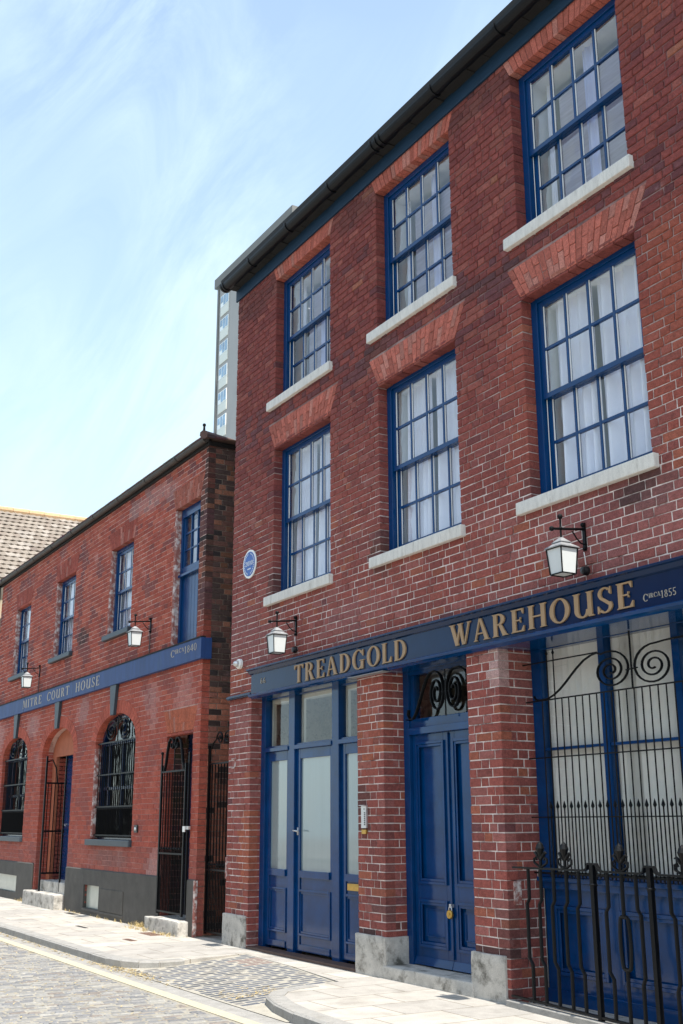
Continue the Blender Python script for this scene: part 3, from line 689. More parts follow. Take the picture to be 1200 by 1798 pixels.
# ---------------------------------------------------------------- shopfront (three bays with a door in the middle)
def frame_panel(mb, x0, x1, z0, z1, y, w=.035, d=.02):
    """raised moulding round a recessed field"""
    for k, (o, dd) in enumerate(((0, d), (w * .45, d * .5))):
        a0, a1, b0, b1 = x0 + o, x1 - o, z0 + o, z1 - o; t = w * .45
        mb.box(a0, a0 + t, y - dd, y, b0, b1); mb.box(a1 - t, a1, y - dd, y, b0, b1)
        mb.box(a0 + t, a1 - t, y - dd, y, b0, b0 + t); mb.box(a0 + t, a1 - t, y - dd, y, b1 - t, b1)
def shopfront():
    m = M['blue_shop']
    root = MB(); Y = .14
    for a, b in ((.59, .70), (1.28, 1.42), (2.246, 2.388), (2.90, 2.99)): root.box(a, b, Y, Y + .11, .0, 2.80)
    root.box(.70, 2.90, Y + .03, Y + .10, 2.735, 2.80)
    for a, b in ((.70, 1.28), (1.42, 2.246), (2.388, 2.90)):
        root.box(a, b, Y - .012, Y + .09, 2.135, 2.18); root.box(a, b, Y + .02, Y + .09, 2.18, 2.20)
    sf = root.build('shopfront', m, WH, bevel=.004)
    mb = MB(); mb.box(.60, 2.96, -.01, .16, -.05, .025); mb.build('threshold', M['timber'], sf, bevel=.004)
    mb = MB()
    for a, b in ((.70, 1.28), (1.42, 2.246), (2.388, 2.90)): mb.add([(a, Y + .06, 2.20), (b, Y + .06, 2.20), (b, Y + .06, 2.735), (a, Y + .06, 2.735)], [(0, 1, 2, 3)])
    mb.build('transom_glass', M['glass_dark'], sf)
    mb = MB()
    for a in (.70, 1.42, 2.388): mb.box(a + .002, a + .035, Y + .09, Y + .13, 2.20, 2.735)
    for a, b in ((.70, 1.28), (1.42, 2.246), (2.388, 2.90)): mb.box(a + .036, b, Y + .09, Y + .2, 2.69, 2.735)
    mb.build('transom_lining', M['white_paint'], sf)
    for i, (a, b) in enumerate(((.70, 1.28), (1.42, 2.246), (2.388, 2.90))):
        mb = MB(); y = Y + .03; st = .085; zb = .045
        mb.box(a, a + st, y, y + .045, zb, 2.135); mb.box(b - st, b, y, y + .045, zb, 2.135)
        mb.box(a + st, b - st, y, y + .045, 2.03, 2.135); mb.box(a + st, b - st, y - .02, y + .045, .785, .857)
        mb.box(a + st, b - st, y + .012, y + .045, .045, .785)
        frame_panel(mb, a + st + .02 - .03, b - st + .01, .20, .665, y + .012, .05, .025)
        mb.box(a + st, b - st, y - .012, y + .012, .05, .115)
        dr = mb.build('door' if i == 1 else 'side_panel', m, sf, bevel=.003)
        mb = MB(); mb.add([(a + st, y + .02, .857), (b - st, y + .02, .857), (b - st, y + .02, 2.03), (a + st, y + .02, 2.03)], [(0, 1, 2, 3)])
        mb.build('frosted_glass', M['frost'], dr)
        if i == 1:
            mb = MB(); mb.tube([(a + .04, y, 1.265), (a + .04, y - .05, 1.265)], .008); mb.tube([(a + .02, y - .05, 1.268), (a + .11, y - .052, 1.262)], .008); mb.ball((a + .105, y - .052, 1.262), .011)
            mb.box(a + .025, a + .055, y - .006, y, 1.22, 1.30); mb.build('handle', M['steel'], dr, smooth=True)
        if i == 2:
            mb = MB(); mb.box(a + .12, b - .13, y - .006, y + .012, .70, .765); mb.box(a + .14, b - .15, y - .010, y - .006, .715, .75); mb.build('letter_box', M['brass'], dr, bevel=.002)
    return sf
shopfront()

def double_door():
    m = M['blue_shop']; Y = .23; mb = MB()
    mb.box(3.466, 3.56, Y, Y + .12, .10, 2.80); mb.box(4.73, 4.799, Y, Y + .12, .10, 2.80)
    mb.box(3.56, 4.73, Y + .01, Y + .12, 2.715, 2.80); mb.box(3.56, 4.73, Y - .012, Y + .12, 2.15, 2.215); mb.box(3.56, 4.73, Y + .015, Y + .12, 2.215, 2.30)
    mb.box(3.56, 3.62, Y + .03, Y + .1, 2.30, 2.715)
    fr = mb.build('door_frame', m, WH, bevel=.004)
    mb = MB(); mb.add([(3.62, Y + .06, 2.30), (4.73, Y + .06, 2.30), (4.73, Y + .06, 2.715), (3.62, Y + .06, 2.715)], [(0, 1, 2, 3)]); mb.build('fanlight', M['glass_dark'], fr)
    for a, b in ((3.565, 4.146), (4.150, 4.728)):
        mb = MB(); y = Y + .035; s = .085
        mb.box(a, a + s, y, y + .045, .115, 2.15); mb.box(b - s, b, y, y + .045, .115, 2.15)
        mb.box(a + s, b - s, y, y + .045, 2.06, 2.15); mb.box(a + s, b - s, y, y + .045, .66, .83); mb.box(a + s, b - s, y, y + .045, .115, .29)
        mb.box(a + s, b - s, y + .022, y + .04, .29, .66); mb.box(a + s, b - s, y + .022, y + .04, .83, 2.06)
        frame_panel(mb, a + s - .02, b - s + .02, .27, .68, y, .055, .018); frame_panel(mb, a + s - .02, b - s + .02, .81, 2.08, y, .055, .018)
        frame_panel(mb, a + s + .06, b - s - .06, .36, .60, y + .022, .02, .01)
        mb.prism_yz([(y - .03, .12), (y, .12), (y, .19), (y - .008, .19)], a, b)
        d = mb.build('door_leaf', m, WH, bevel=.003)
    mb = MB(); mb.box(4.14, 4.156, Y + .018, Y + .034, .2, 2.14); mb.build('closing_strip', m, WH, bevel=.003)
double_door()
PL = thing('padlock', (4.15, .24, .60), 'round brass padlock hanging at the middle of the blue double door', 'padlock')
mb = MB(); mb.lathe([(.001, -.012), (.034, -.012), (.038, -.006), (.038, .010), (.03, .016), (.001, .016)], (4.15, .225, .575), 'y', 20); mb.lathe([(.006, -.02), (.006, -.012)], (4.16, .225, .58), 'y', 8); mb.build('lock_body', M['brass'], PL)
mb = MB(); mb.tube([(4.15 + .022 * math.cos(t), .23, .605 + .04 * math.sin(t)) for t in [PI * i / 8 for i in range(9)]], .0045, 6); mb.box(4.135, 4.165, .228, .262, .63, .66); mb.build('shackle', M['steel'], PL)

def big_window():
    m = M['blue_shop']; Y = .35; mb = MB()
    xs = [5.241, 5.36]; mull = [(6.045, 6.117), (6.806, 6.876), (7.57, 7.64)]; end = (8.36, 8.449)
    for a, b in [(5.241, 5.36)] + mull + [end]: mb.box(a, b, Y, Y + .08, .86, 2.80)
    edges = [5.36] + [q for p in mull for q in p] + [8.36]
    bays = [(edges[i], edges[i + 1]) for i in range(0, len(edges), 2)]
    for a, b in bays:
        mb.box(a, b, Y + .01, Y + .07, 1.912, 1.936); mb.box(a, b, Y, Y + .08, 2.74, 2.80); mb.box(a, b, Y, Y + .08, .93, .955)
    mb.box(5.241, 8.449, Y - .05, Y + .1, .895, .93); mb.box(5.241, 8.449, Y - .02, Y + .08, .84, .895)
    fr = mb.build('window', m, WH, bevel=.004)
    mb = MB()
    for a, b in bays: mb.add([(a, Y + .04, .955), (b, Y + .04, .955), (b, Y + .04, 2.74), (a, Y + .04, 2.74)], [(0, 1, 2, 3)])
    mb.build('glass', M['glass'], fr)
    mb = MB(); y = Y + .07; x = 5.33
    while x < 8.4:
        a = .5 + rnd.uniform(-.12, .12)
        if abs(x - 6.25) < .07: a = 1.1
        mb.add([(x, y, .97), (x + .088 * math.cos(a), y + .088 * math.sin(a), .97), (x + .088 * math.cos(a), y + .088 * math.sin(a), 2.78), (x, y, 2.78)], [(0, 1, 2, 3)]); x += .074
    mb.build('blind', M['vblind'], fr)
    mb = MB(); y = Y + .03
    mb.box(5.241, 8.449, y + .03, y + .06, .0, .84)
    pan = [(5.36, 5.93), (6.07, 6.80), (6.9, 7.55), (7.7, 8.3)]; ex = [5.241] + [q for p in pan for q in p] + [8.449]
    for i in range(0, len(ex), 2): mb.box(ex[i], ex[i + 1], y, y + .03, .0, .84)
    for a, b in pan:
        mb.box(a, b, y, y + .03, .715, .84); mb.box(a, b, y, y + .03, 0, .205); frame_panel(mb, a, b, .205, .715, y + .002, .06, .02)
    mb.box(5.241, 8.449, y - .03, y, .0, .10)
    mb.build('panelling', m, fr, bevel=.003)
big_window()

# ================================================================== LETTERING
def glyph(ch):
    """serif capitals on a unit height: list of polygons and the advance width"""
    P = []; s = .17; h = .062
    def rc(x0, z0, x1, z1): P.append([(x0, z0), (x1, z0), (x1, z1), (x0, z1)])
    def serif(x, w, up=True, dn=True, e=.065):
        if dn: P.append([(x - e, 0), (x + w + e, 0), (x + w + e * .5, .035), (x + w, .06), (x, .06), (x - e * .5, .035)])
        if up: P.append([(x - e * .5, .965), (x, .94), (x + w, .94), (x + w + e * .5, .965), (x + w + e, 1), (x - e, 1)])
    def stem(x, w=s, z0=0, z1=1, **k): rc(x, z0 + .0, x + w, z1); serif(x, w, **k)
    def ring(cx, cz, rx, rz, tx, tz, a0, a1, n=20):
        for i in range(n):
            t0 = math.radians(a0 + (a1 - a0) * i / n); t1 = math.radians(a0 + (a1 - a0) * (i + 1) / n)
            o = lambda t, k: (cx + (rx - k * tx) * math.cos(t), cz + (rz - k * tz) * math.sin(t))
            P.append([o(t0, 0), o(t1, 0), o(t1, 1), o(t0, 1)])
    def dg(x0, x1, w, z0=0, z1=1): P.append([(x0, z0), (x0 + w, z0), (x1 + w, z1), (x1, z1)])
    if ch == 'T': stem(.28, up=False); rc(0, .94, .73, 1); P.append([(0, .94), (.02, .76), (.05, .76), (.12, .94)]); P.append([(.61, .94), (.68, .76), (.71, .76), (.73, .94)]); w = .73
    elif ch in 'REPF':
        stem(.06, dn=True)
        if ch == 'R': ring(.30, .745, .30, .255, .17, h, -90, 90); rc(.2, .94, .31, 1); rc(.2, .49, .31, .552); P.append([(.30, .52), (.44, .52), (.70, .0), (.50, .0)]); P.append([(.47, 0), (.78, 0), (.72, .05), (.5, .05)]); w = .76
        if ch == 'E': rc(.2, .94, .58, 1); rc(.2, .48, .46, .535); rc(.2, 0, .60, .06); P.append([(.48, .94), (.55, .76), (.58, .76), (.58, .94)]); P.append([(.48, .06), (.58, .25), (.61, .25), (.60, .06)]); P.append([(.42, .40), (.46, .40), (.46, .62), (.42, .62)]); w = .63
    elif ch == 'A': P.append([(.30, 1.0), (.42, 1.0), (.76, .03), (.58, .03)]); P.append([(.30, 1), (.36, 1), (.14, .03), (.07, .03)]); rc(.19, .30, .57, .355); P.append([(.0, 0), (.24, 0), (.17, .05), (.06, .05)]); P.append([(.50, 0), (.84, 0), (.78, .05), (.56, .05)]); w = .82
    elif ch == 'D': stem(.06); ring(.30, .5, .44, .5, .18, h, -90, 90, 26); rc(.2, .94, .31, 1); rc(.2, 0, .31, .06); w = .78
    elif ch == 'G': ring(.42, .5, .42, .52, .17, h, 42, 318, 26); rc(.60, .0, .76, .40); P.append([(.52, .42), (.84, .42), (.84, .46), (.52, .46)]); P.append([(.66, .78), (.73, .66), (.77, .66), (.76, .98), (.72, .98)]); w = .86
    elif ch == 'C': ring(.42, .5, .42, .52, .17, h, 45, 318, 26); P.append([(.66, .78), (.73, .66), (.77, .66), (.76, .98), (.72, .98)]); w = .78
    elif ch == 'O': ring(.42, .5, .42, .52, .175, h, 0, 360, 34); w = .84
    elif ch == 'L': stem(.06); rc(.2, 0, .60, .06); P.append([(.46, .06), (.58, .28), (.61, .28), (.61, 0)]); w = .62
    elif ch == 'W': dg(.34, .07, .17); dg(.36, .56, .08); dg(.80, .56, .17) if False else P.append([(.82, 0), (.70, 0), (.50, 1), (.67, 1)]); P.append([(.80, 0), (.86, 0), (1.10, 1), (1.03, 1)]); P.append([(.38, 0), (.44, 0), (.66, .97), (.59, .97)]) if False else None; P.append([(0, 1), (.32, 1), (.27, .95), (.05, .95)]); P.append([(.44, 1), (.74, 1), (.70, .95), (.48, .95)]); P.append([(.96, 1), (1.18, 1), (1.13, .95), (1.0, .95)]); w = 1.14
    elif ch == 'H': stem(.06); stem(.60); rc(.2, .48, .62, .54); w = .83
    elif ch == 'U': P.append([(.06, .3), (.23, .3), (.23, 1), (.06, 1)]); ring(.38, .31, .32, .33, .17, .07, 180, 360, 18); rc(.60, .05, .76, 1); serif(.60, .16, dn=False); serif(.06, s, dn=False); P.append([(.62, 0), (.84, 0), (.82, .05), (.70, .09), (.62, .09)]); w = .84
    elif ch == 'S': ring(.28, .76, .25, .25, .12, h, 35, 215, 16); ring(.28, .255, .28, .27, .13, h, -145, 35, 16); P.append([(.03, .70), (.15, .66), (.52, .36), (.50, .22), (.42, .28), (.10, .56)]); P.append([(.44, .78), (.50, .70), (.53, .70), (.52, 1.0), (.49, 1.0)]); P.append([(0, .3), (.03, .3), (.10, .16), (.04, 0), (.0, 0)]); w = .58
    elif ch == 'M': P.append([(.08, 0), (.14, 0), (.20, 1), (.12, 1)]); P.append([(.12, 1), (.30, 1), (.56, .1), (.46, .1)]); P.append([(.50, .1), (.56, .1), (.80, 1), (.74, 1)]); stem(.76, .16); P.append([(0, 0), (.22, 0), (.18, .05), (.04, .05)]); P.append([(.02, 1), (.2, 1), (.2, .95), (.06, .95)]); w = 1.0
    elif ch == 'I': stem(.07); w = .32
    elif ch == '1': rc(.14, 0, .26, 1); P.append([(.04, .80), (.14, .90), (.14, 1), (.04, .88)]); P.append([(.04, 0), (.36, 0), (.36, .05), (.04, .05)]); w = .40
    elif ch == '8': ring(.27, .75, .20, .25, .10, .07, 0, 360, 18); ring(.27, .27, .25, .28, .11, .07, 0, 360, 18); w = .54
    elif ch == '5': P.append([(.08, .93), (.46, .93), (.48, 1.03), (.08, 1)]); P.append([(.07, .5), (.15, .5), (.15, 1), (.09, 1)]); ring(.22, .30, .27, .31, .12, .08, -140, 120, 18); w = .52
    elif ch == '4': rc(.34, 0, .46, 1); rc(.0, .26, .56, .34); P.append([(.0, .34), (.08, .34), (.40, .95), (.34, 1)]); w = .56
    elif ch == '0': ring(.27, .5, .27, .52, .11, .07, 0, 360, 24); w = .55
    elif ch == '2': ring(.25, .74, .24, .27, .11, .07, -20, 170, 16); P.append([(.44, .66), (.34, .70), (.0, .06), (.12, .06)]); rc(0, 0, .50, .09); w = .52
    elif ch == '6': ring(.29, .29, .27, .30, .12, .07, 0, 360, 20); ring(.42, .34, .40, .68, .12, .07, 95, 178, 12); w = .54
    else: w = .5
    return P, w

def text(s, x0, x1, z0, h, y, t, name, m, parent, gap=.16, small=None, rise=0, sp=.45):
    """lay a line of capitals between x0 and x1; each letter group is one mesh"""
    items = []; X = 0
    for i, ch in enumerate(s):
        k = 1 if not small or small[i] == '1' else .62
        if ch == ' ': X += sp; continue
        P, w = glyph(ch); items.append((P, X, k)); X += w * k + gap * k
    X -= gap; sx = (x1 - x0) / X
    for P, ox, k in items:
        mb = MB()
        for j, p in enumerate(P):
            q = [(x0 + (ox + a * k) * sx, z0 + (b * k + (0 if k == 1 else rise)) * h) for a, b in p]
            mb.prism_xz(q, y - t - .00025 * (j % 5), y)
        mb.build(name, m, parent)

def sign_warehouse():
    S = thing('shop_sign', (4.6, 0, 2.75), 'long navy fascia board with large raised tan capitals above the shopfronts', 'sign')
    mb = MB(); mb.box(.70, 9.2, -.055, .36, 2.80, 3.055); b = mb.build('board', M['blue_sign'], S)
    mb = MB(); mb.prism_yz([(-.055, 3.02), (-.075, 3.03), (-.10, 3.06), (-.12, 3.068), (-.12, 3.085), (.0, 3.095), (.0, 3.02)], .685, 9.215)
    mb.build('cornice', M['blue_sign'], S, bevel=.002)
    mb = MB(); mb.prism_yz([(.0, 2.795), (-.085, 2.795), (-.095, 2.785), (-.085, 2.765), (-.06, 2.755), (-.04, 2.745), (.36, 2.745), (.36, 2.799), (0, 2.799)], .69, 9.21)
    mb.build('bottom_moulding', M['blue_shop'], S, bevel=.002)
    mb = MB(); mb.box(.0, .685, -.035, .0, 2.79, 2.835); mb.box(.02, .68, -.06, -.035, 2.80, 2.822); mb.build('end_ledge', M['blue_sign'], S, bevel=.003)
    text('TREADGOLD', 1.79, 3.985, 2.812, .192, -.056, .014, 'letter', M['copper'], S, gap=.16)
    text('WAREHOUSE', 4.66, 6.885, 2.826, .188, -.056, .014, 'letter', M['copper'], S, gap=.15)
    text('CIRCA1855', 6.965, 7.27, 2.845, .052, -.056, .002, 'date_letter', M['gilt'], S, gap=.14, small='100001111', rise=.35)
    text('66', .955, 1.075, 2.895, .062, -.056, .005, 'house_number', M['gilt'], S, gap=.25)
    mb = MB(); mb.box(2.97, 3.62, -.10, .0, 2.738, 2.743); mb.build('lead_flashing', M['lead'], S)
sign_warehouse()

# ================================================================== LANTERNS, PLAQUE, CAMERA, INTERCOM
LG = 'wall lanterns on the street front'
def lantern(loc, label, junction=True):
    x, z = loc; L_ = thing('wall_lantern', (x, 0, z), label, 'lantern', LG); cy = -.245
    mb = MB(); mb.box(x - .014, x + .014, -.016, 0, z + .21, z + .43); mb.ball((x, -.02, z + .415), .018); mb.ball((x, -.02, z + .225), .012)
    mb.tube([(x, -.01, z + .38), (x, -.33, z + .345)], .010, 8); mb.ball((x, -.335, z + .344), .020)
    mb.tube([(x, cy, z + .28), (x, cy, z + .44)], .008, 8); mb.ball((x, cy, z + .45), .021); mb.lathe([(.012, -.01), (.016, 0), (.012, .01)], (x, cy, z + .36), 'z', 10)
    mb.tube([(x, -.012, z + .26), (x, -.05, z + .265), (x, -.09, z + .30), (x, -.13, z + .35)], .006, 6)
    br = mb.build('bracket', M['iron'], L_, smooth=False)
    hw, hb = .082, .067
    fr = MB()
    for sx in (-1, 1):
        for sy in (-1, 1): fr.tube([(x + sx * hb, cy + sy * hb, z + .0), (x + sx * hw, cy + sy * hw, z + .195)], .0055, 4)
    for (w, zz) in ((hb, z), (hw, z + .195)):
        for a, b in (((-1, -1), (1, -1)), ((1, -1), (1, 1)), ((1, 1), (-1, 1)), ((-1, 1), (-1, -1))):
            fr.tube([(x + a[0] * w, cy + a[1] * w, zz), (x + b[0] * w, cy + b[1] * w, zz)], .006, 4)
    fr.build('frame', M['iron'], L_)
    pn = MB(); e = .004
    q = [(-1, -1), (1, -1), (1, 1), (-1, 1)]
    pn.add([(x + a * (hb - e), cy + b * (hb - e), z + .003) for a, b in q] + [(x + a * (hw - e), cy + b * (hw - e), z + .195) for a, b in q], [(0, 1, 5, 4), (1, 2, 6, 5), (2, 3, 7, 6), (3, 0, 4, 7), (3, 2, 1, 0)])
    pn.build('glass', M['opal'], L_)
    rf = MB()
    def pyr(w0, z0, w1, z1):
        rf.add([(x + a * w0, cy + b * w0, z0) for a, b in q] + [(x + a * w1, cy + b * w1, z1) for a, b in q], [(0, 1, 5, 4), (1, 2, 6, 5), (2, 3, 7, 6), (3, 0, 4, 7), (3, 2, 1, 0), (4, 5, 6, 7)])
    pyr(.094, z + .197, .094, z + .204); pyr(.092, z + .205, .045, z + .240); pyr(.054, z + .241, .054, z + .247); pyr(.050, z + .248, .012, z + .285)
    rf.build('roof', M['lead'], L_, bevel=.002)
    if junction:
        jb = MB(); jb.lathe([(.036, 0), (.036, -.02), (.028, -.045), (.001, -.05)], (x - .005, 0, z + .055), 'y', 14); jb.build('junction_box', M['rubber'], L_)
        cb = MB(); cb.tube([(x, -.012, z + .10), (x + .004, -.02, z + .15), (x - .006, -.018, z + .20)], .004, 5); cb.build('cable', M['white_paint'], L_)
    else:
        cb = MB(); cb.tube([(x, -.012, z + .21), (x + .002, -.012, z + .0), (x + .002, -.012, z - .09)], .006, 6); cb.build('cable', M['rubber'], L_)
    return L_
lantern((6.363, 3.137), 'square opal lantern on the wall over the large barred shop window')
lantern((1.709, 3.141), 'square opal lantern over the glazed shopfront, right of the round blue plaque')
lantern((-2.776, 3.82), 'small opal lantern left of the tall plank panelled window on the low brick building', False)
lantern((-8.48, 3.80), 'small opal lantern over the arched porch, nearest the left edge', False)

def plaque():
    P = thing('wall_plaque', (.515, 0, 4.405), 'round blue and white plaque dated 2010 on the warehouse brick', 'plaque')
    mb = MB(); mb.lathe([(.001, 0), (.178, 0), (.178, -.012), (.001, -.012)], (.515, -.006, 4.405), 'y', 40); mb.build('rim', M['white_paint'], P)
    bl = mat('plaque_blue', (.004, .08, .36), .35)
    mb = MB(); mb.lathe([(.001, 0), (.152, 0), (.152, -.003), (.001, -.003)], (.515, -.0185, 4.405), 'y', 40); mb.build('disc', bl, P)
    text('2010', .515 - .10, .515 + .10, 4.385, .055, -.0215, .002, 'date', M['white_paint'], P, gap=.12)
    mb = MB()
    for i in range(30):
        a = math.radians(20 + 320 * i / 29 - 90 + 0)
        if i in (14, 15): continue
        cx, cz = .515 + .128 * math.cos(a), 4.405 + .128 * math.sin(a); mb.box(cx - .005, cx + .005, -.0235, -.0215, cz - .007, cz + .007)
    for i in range(7): mb.box(.515 - .045 + i * .014, .515 - .037 + i * .014, -.0235, -.0215, 4.335, 4.350)
    mb.build('small_lettering', M['white_paint'], P)
plaque()
Cc = thing('security_camera', (.30, 0, 3.205), 'small white dome camera on the warehouse corner left of the fascia', 'camera')
mb = MB(); mb.lathe([(.001, 0), (.062, 0), (.062, -.03), (.052, -.045), (.001, -.045)], (.30, -.004, 3.205), 'y', 20); mb.build('housing', M['white_paint'], Cc, smooth=False)
mb = MB(); mb.lathe([(.040, 0), (.038, -.02), (.026, -.045), (.001, -.058)], (.30, -.049, 3.205), 'y', 18); mb.build('dome', M['steel'], Cc, smooth=True)
Ic = thing('intercom', (3.13, 0, 1.24), 'narrow steel entry phone panel on the middle brick pier', 'intercom')
mb = MB(); mb.box(3.082, 3.172, -.022, 0, 1.298, 1.505); mb.box(3.082, 3.172, -.05, 0, 1.505, 1.512); mb.build('panel', M['steel'], Ic, bevel=.003)
mb = MB(); mb.lathe([(.006, 0), (.006, -.003)], (3.14, -.022, 1.475), 'y', 10)
for i in range(7): mb.lathe([(.006, 0), (.006, -.006)], (3.15, -.022, 1.44 - i * .018), 'y', 8)
mb.build('button', M['rubber'], Ic)
mb = MB(); mb.box(3.085, 3.165, -.02, 0, 1.245, 1.285); mb.build('brass_plate', M['brass'], Ic, bevel=.002)

# ================================================================== WINDOW GRILLE
def spiral(cx, cz, r0x, r0z, turns, y, start=0, sgn=1, n=60, shrink=.86):
    pts = []
    for i in range(n + 1):
        t = i / n; a = start + sgn * turns * 2 * PI * t; k = 1 - shrink * t ** .85
        pts.append((cx + r0x * k * math.cos(a), y, cz + r0z * k * math.sin(a)))
    return pts
def grille():
    G = thing('window_grille', (5.25, .27, .95), 'black iron window grille with scrolls and spear bars over the big shop window', 'grille'); y = .27; it = M['iron']
    mb = MB(); mb.box(5.265, 8.45, y - .012, y - .004, 2.302, 2.313); mb.box(5.265, 8.45, y - .012, y - .004, 1.845, 1.855); mb.box(5.265, 8.45, y - .012, y - .004, 1.383, 1.392)
    mb.box(5.265, 8.45, y - .012, y - .004, .955, .97); mb.box(5.24, 6.13, y - .012, y - .004, 2.614, 2.624); mb.box(6.93, 7.60, y - .012, y - .004, 2.614, 2.624)
    mb.build('rail', it, G)
    mb = MB(); x = 5.455; k = 0
    while x < 8.44:
        top = 2.31 if k not in (1, 2) else 2.70
        b = MB(); b.tube([(x, y, .935), (x, y, top)], .0056, 6)
        if k in (1, 2): b.lathe([(.006, 0), (.012, .012), (.001, .05)], (x, y, top - .03), 'z', 6)
        b.build('bar', it, G)
        b = MB(); xs = x + .041; b.tube([(xs, y, .935), (xs, y, 1.46)], .0056, 6); b.lathe([(.006, 0), (.0145, .014), (.012, .024), (.001, .06)], (xs, y, 1.452), 'z', 8); b.build('spear_bar', it, G)
        x += .0795; k += 1
    def fl(mb, pts, r=.0095): mb.tube(pts, r, 6, flat=(1.3, .8))
    mb = MB()
    a = [(5.36, y, 2.35), (5.375, y, 2.325), (5.42, y, 2.313), (5.528, y, 2.318), (5.60, y, 2.340), (5.67, y, 2.375), (5.74, y, 2.42), (5.796, y, 2.462), (5.88, y, 2.522), (5.971, y, 2.577), (6.05, y, 2.605), (6.119, y, 2.616)]
    s1 = spiral(6.262, 2.466, .215, .152, 2.6, y, start=math.radians(118), sgn=-1)
    fl(mb, a + s1); mb.build('scroll', it, G)
    mb = MB(); s2 = spiral(6.70, 2.458, .215, .158, 2.6, y, start=math.radians(80), sgn=1)
    fl(mb, [(7.05, y, 2.622), (6.93, y, 2.624), (6.82, y, 2.620)] + s2); mb.build('scroll', it, G)
    for mx in (7.78,):
        mb = MB(); s3 = spiral(mx - .45, 2.458, .215, .158, 2.6, y, start=math.radians(100), sgn=-1); fl(mb, s3); mb.build('scroll', it, G)
        mb = MB(); s3 = spiral(mx, 2.46, .215, .152, 2.6, y, start=math.radians(62), sgn=1); fl(mb, s3); mb.build('scroll', it, G)
    mb = MB(); mb.tube([(6.478, y, 2.31), (6.478, y, 2.74)], .008, 6); mb.tube([(6.42, y, 2.45), (6.54, y, 2.455)], .006, 6); mb.build('centre_bar', it, G)
grille()
def door_scroll():
    D = thing('fanlight_grille', (4.1, .18, 2.3), 'black iron scrollwork in front of the fanlight over the double door', 'grille'); y = .17
    mb = MB()
    a = [(3.655, y, 2.38), (3.645, y, 2.33), (3.675, y, 2.29), (3.73, y, 2.29), (3.78, y, 2.34), (3.84, y, 2.44), (3.90, y, 2.55), (3.96, y, 2.64), (4.02, y, 2.69), (4.08, y, 2.70)]
    mb.tube(a + spiral(4.115, 2.50, .125, .195, 2.2, y, start=math.radians(95), sgn=-1, shrink=.8), .013, 6, flat=(1.5, .7)); mb.build('scroll', M['iron'], D)
    mb = MB(); mb.tube([(4.70, y, 2.40), (4.64, y, 2.56), (4.56, y, 2.66), (4.47, y, 2.70)] + spiral(4.385, 2.50, .125, .195, 2.2, y, start=math.radians(85), sgn=1, shrink=.8), .013, 6, flat=(1.5, .7)); mb.build('scroll', M['iron'], D)
    mb = MB(); mb.tube([(4.17, y, 2.50), (4.33, y, 2.50)], .007, 6); mb.tube([(4.25, y, 2.28), (4.25, y, 2.70)], .007, 6); mb.tube([(3.6, y, 2.29), (3.6, .25, 2.29)], .006, 6); mb.build('tie_bar', M['iron'], D)
door_scroll()

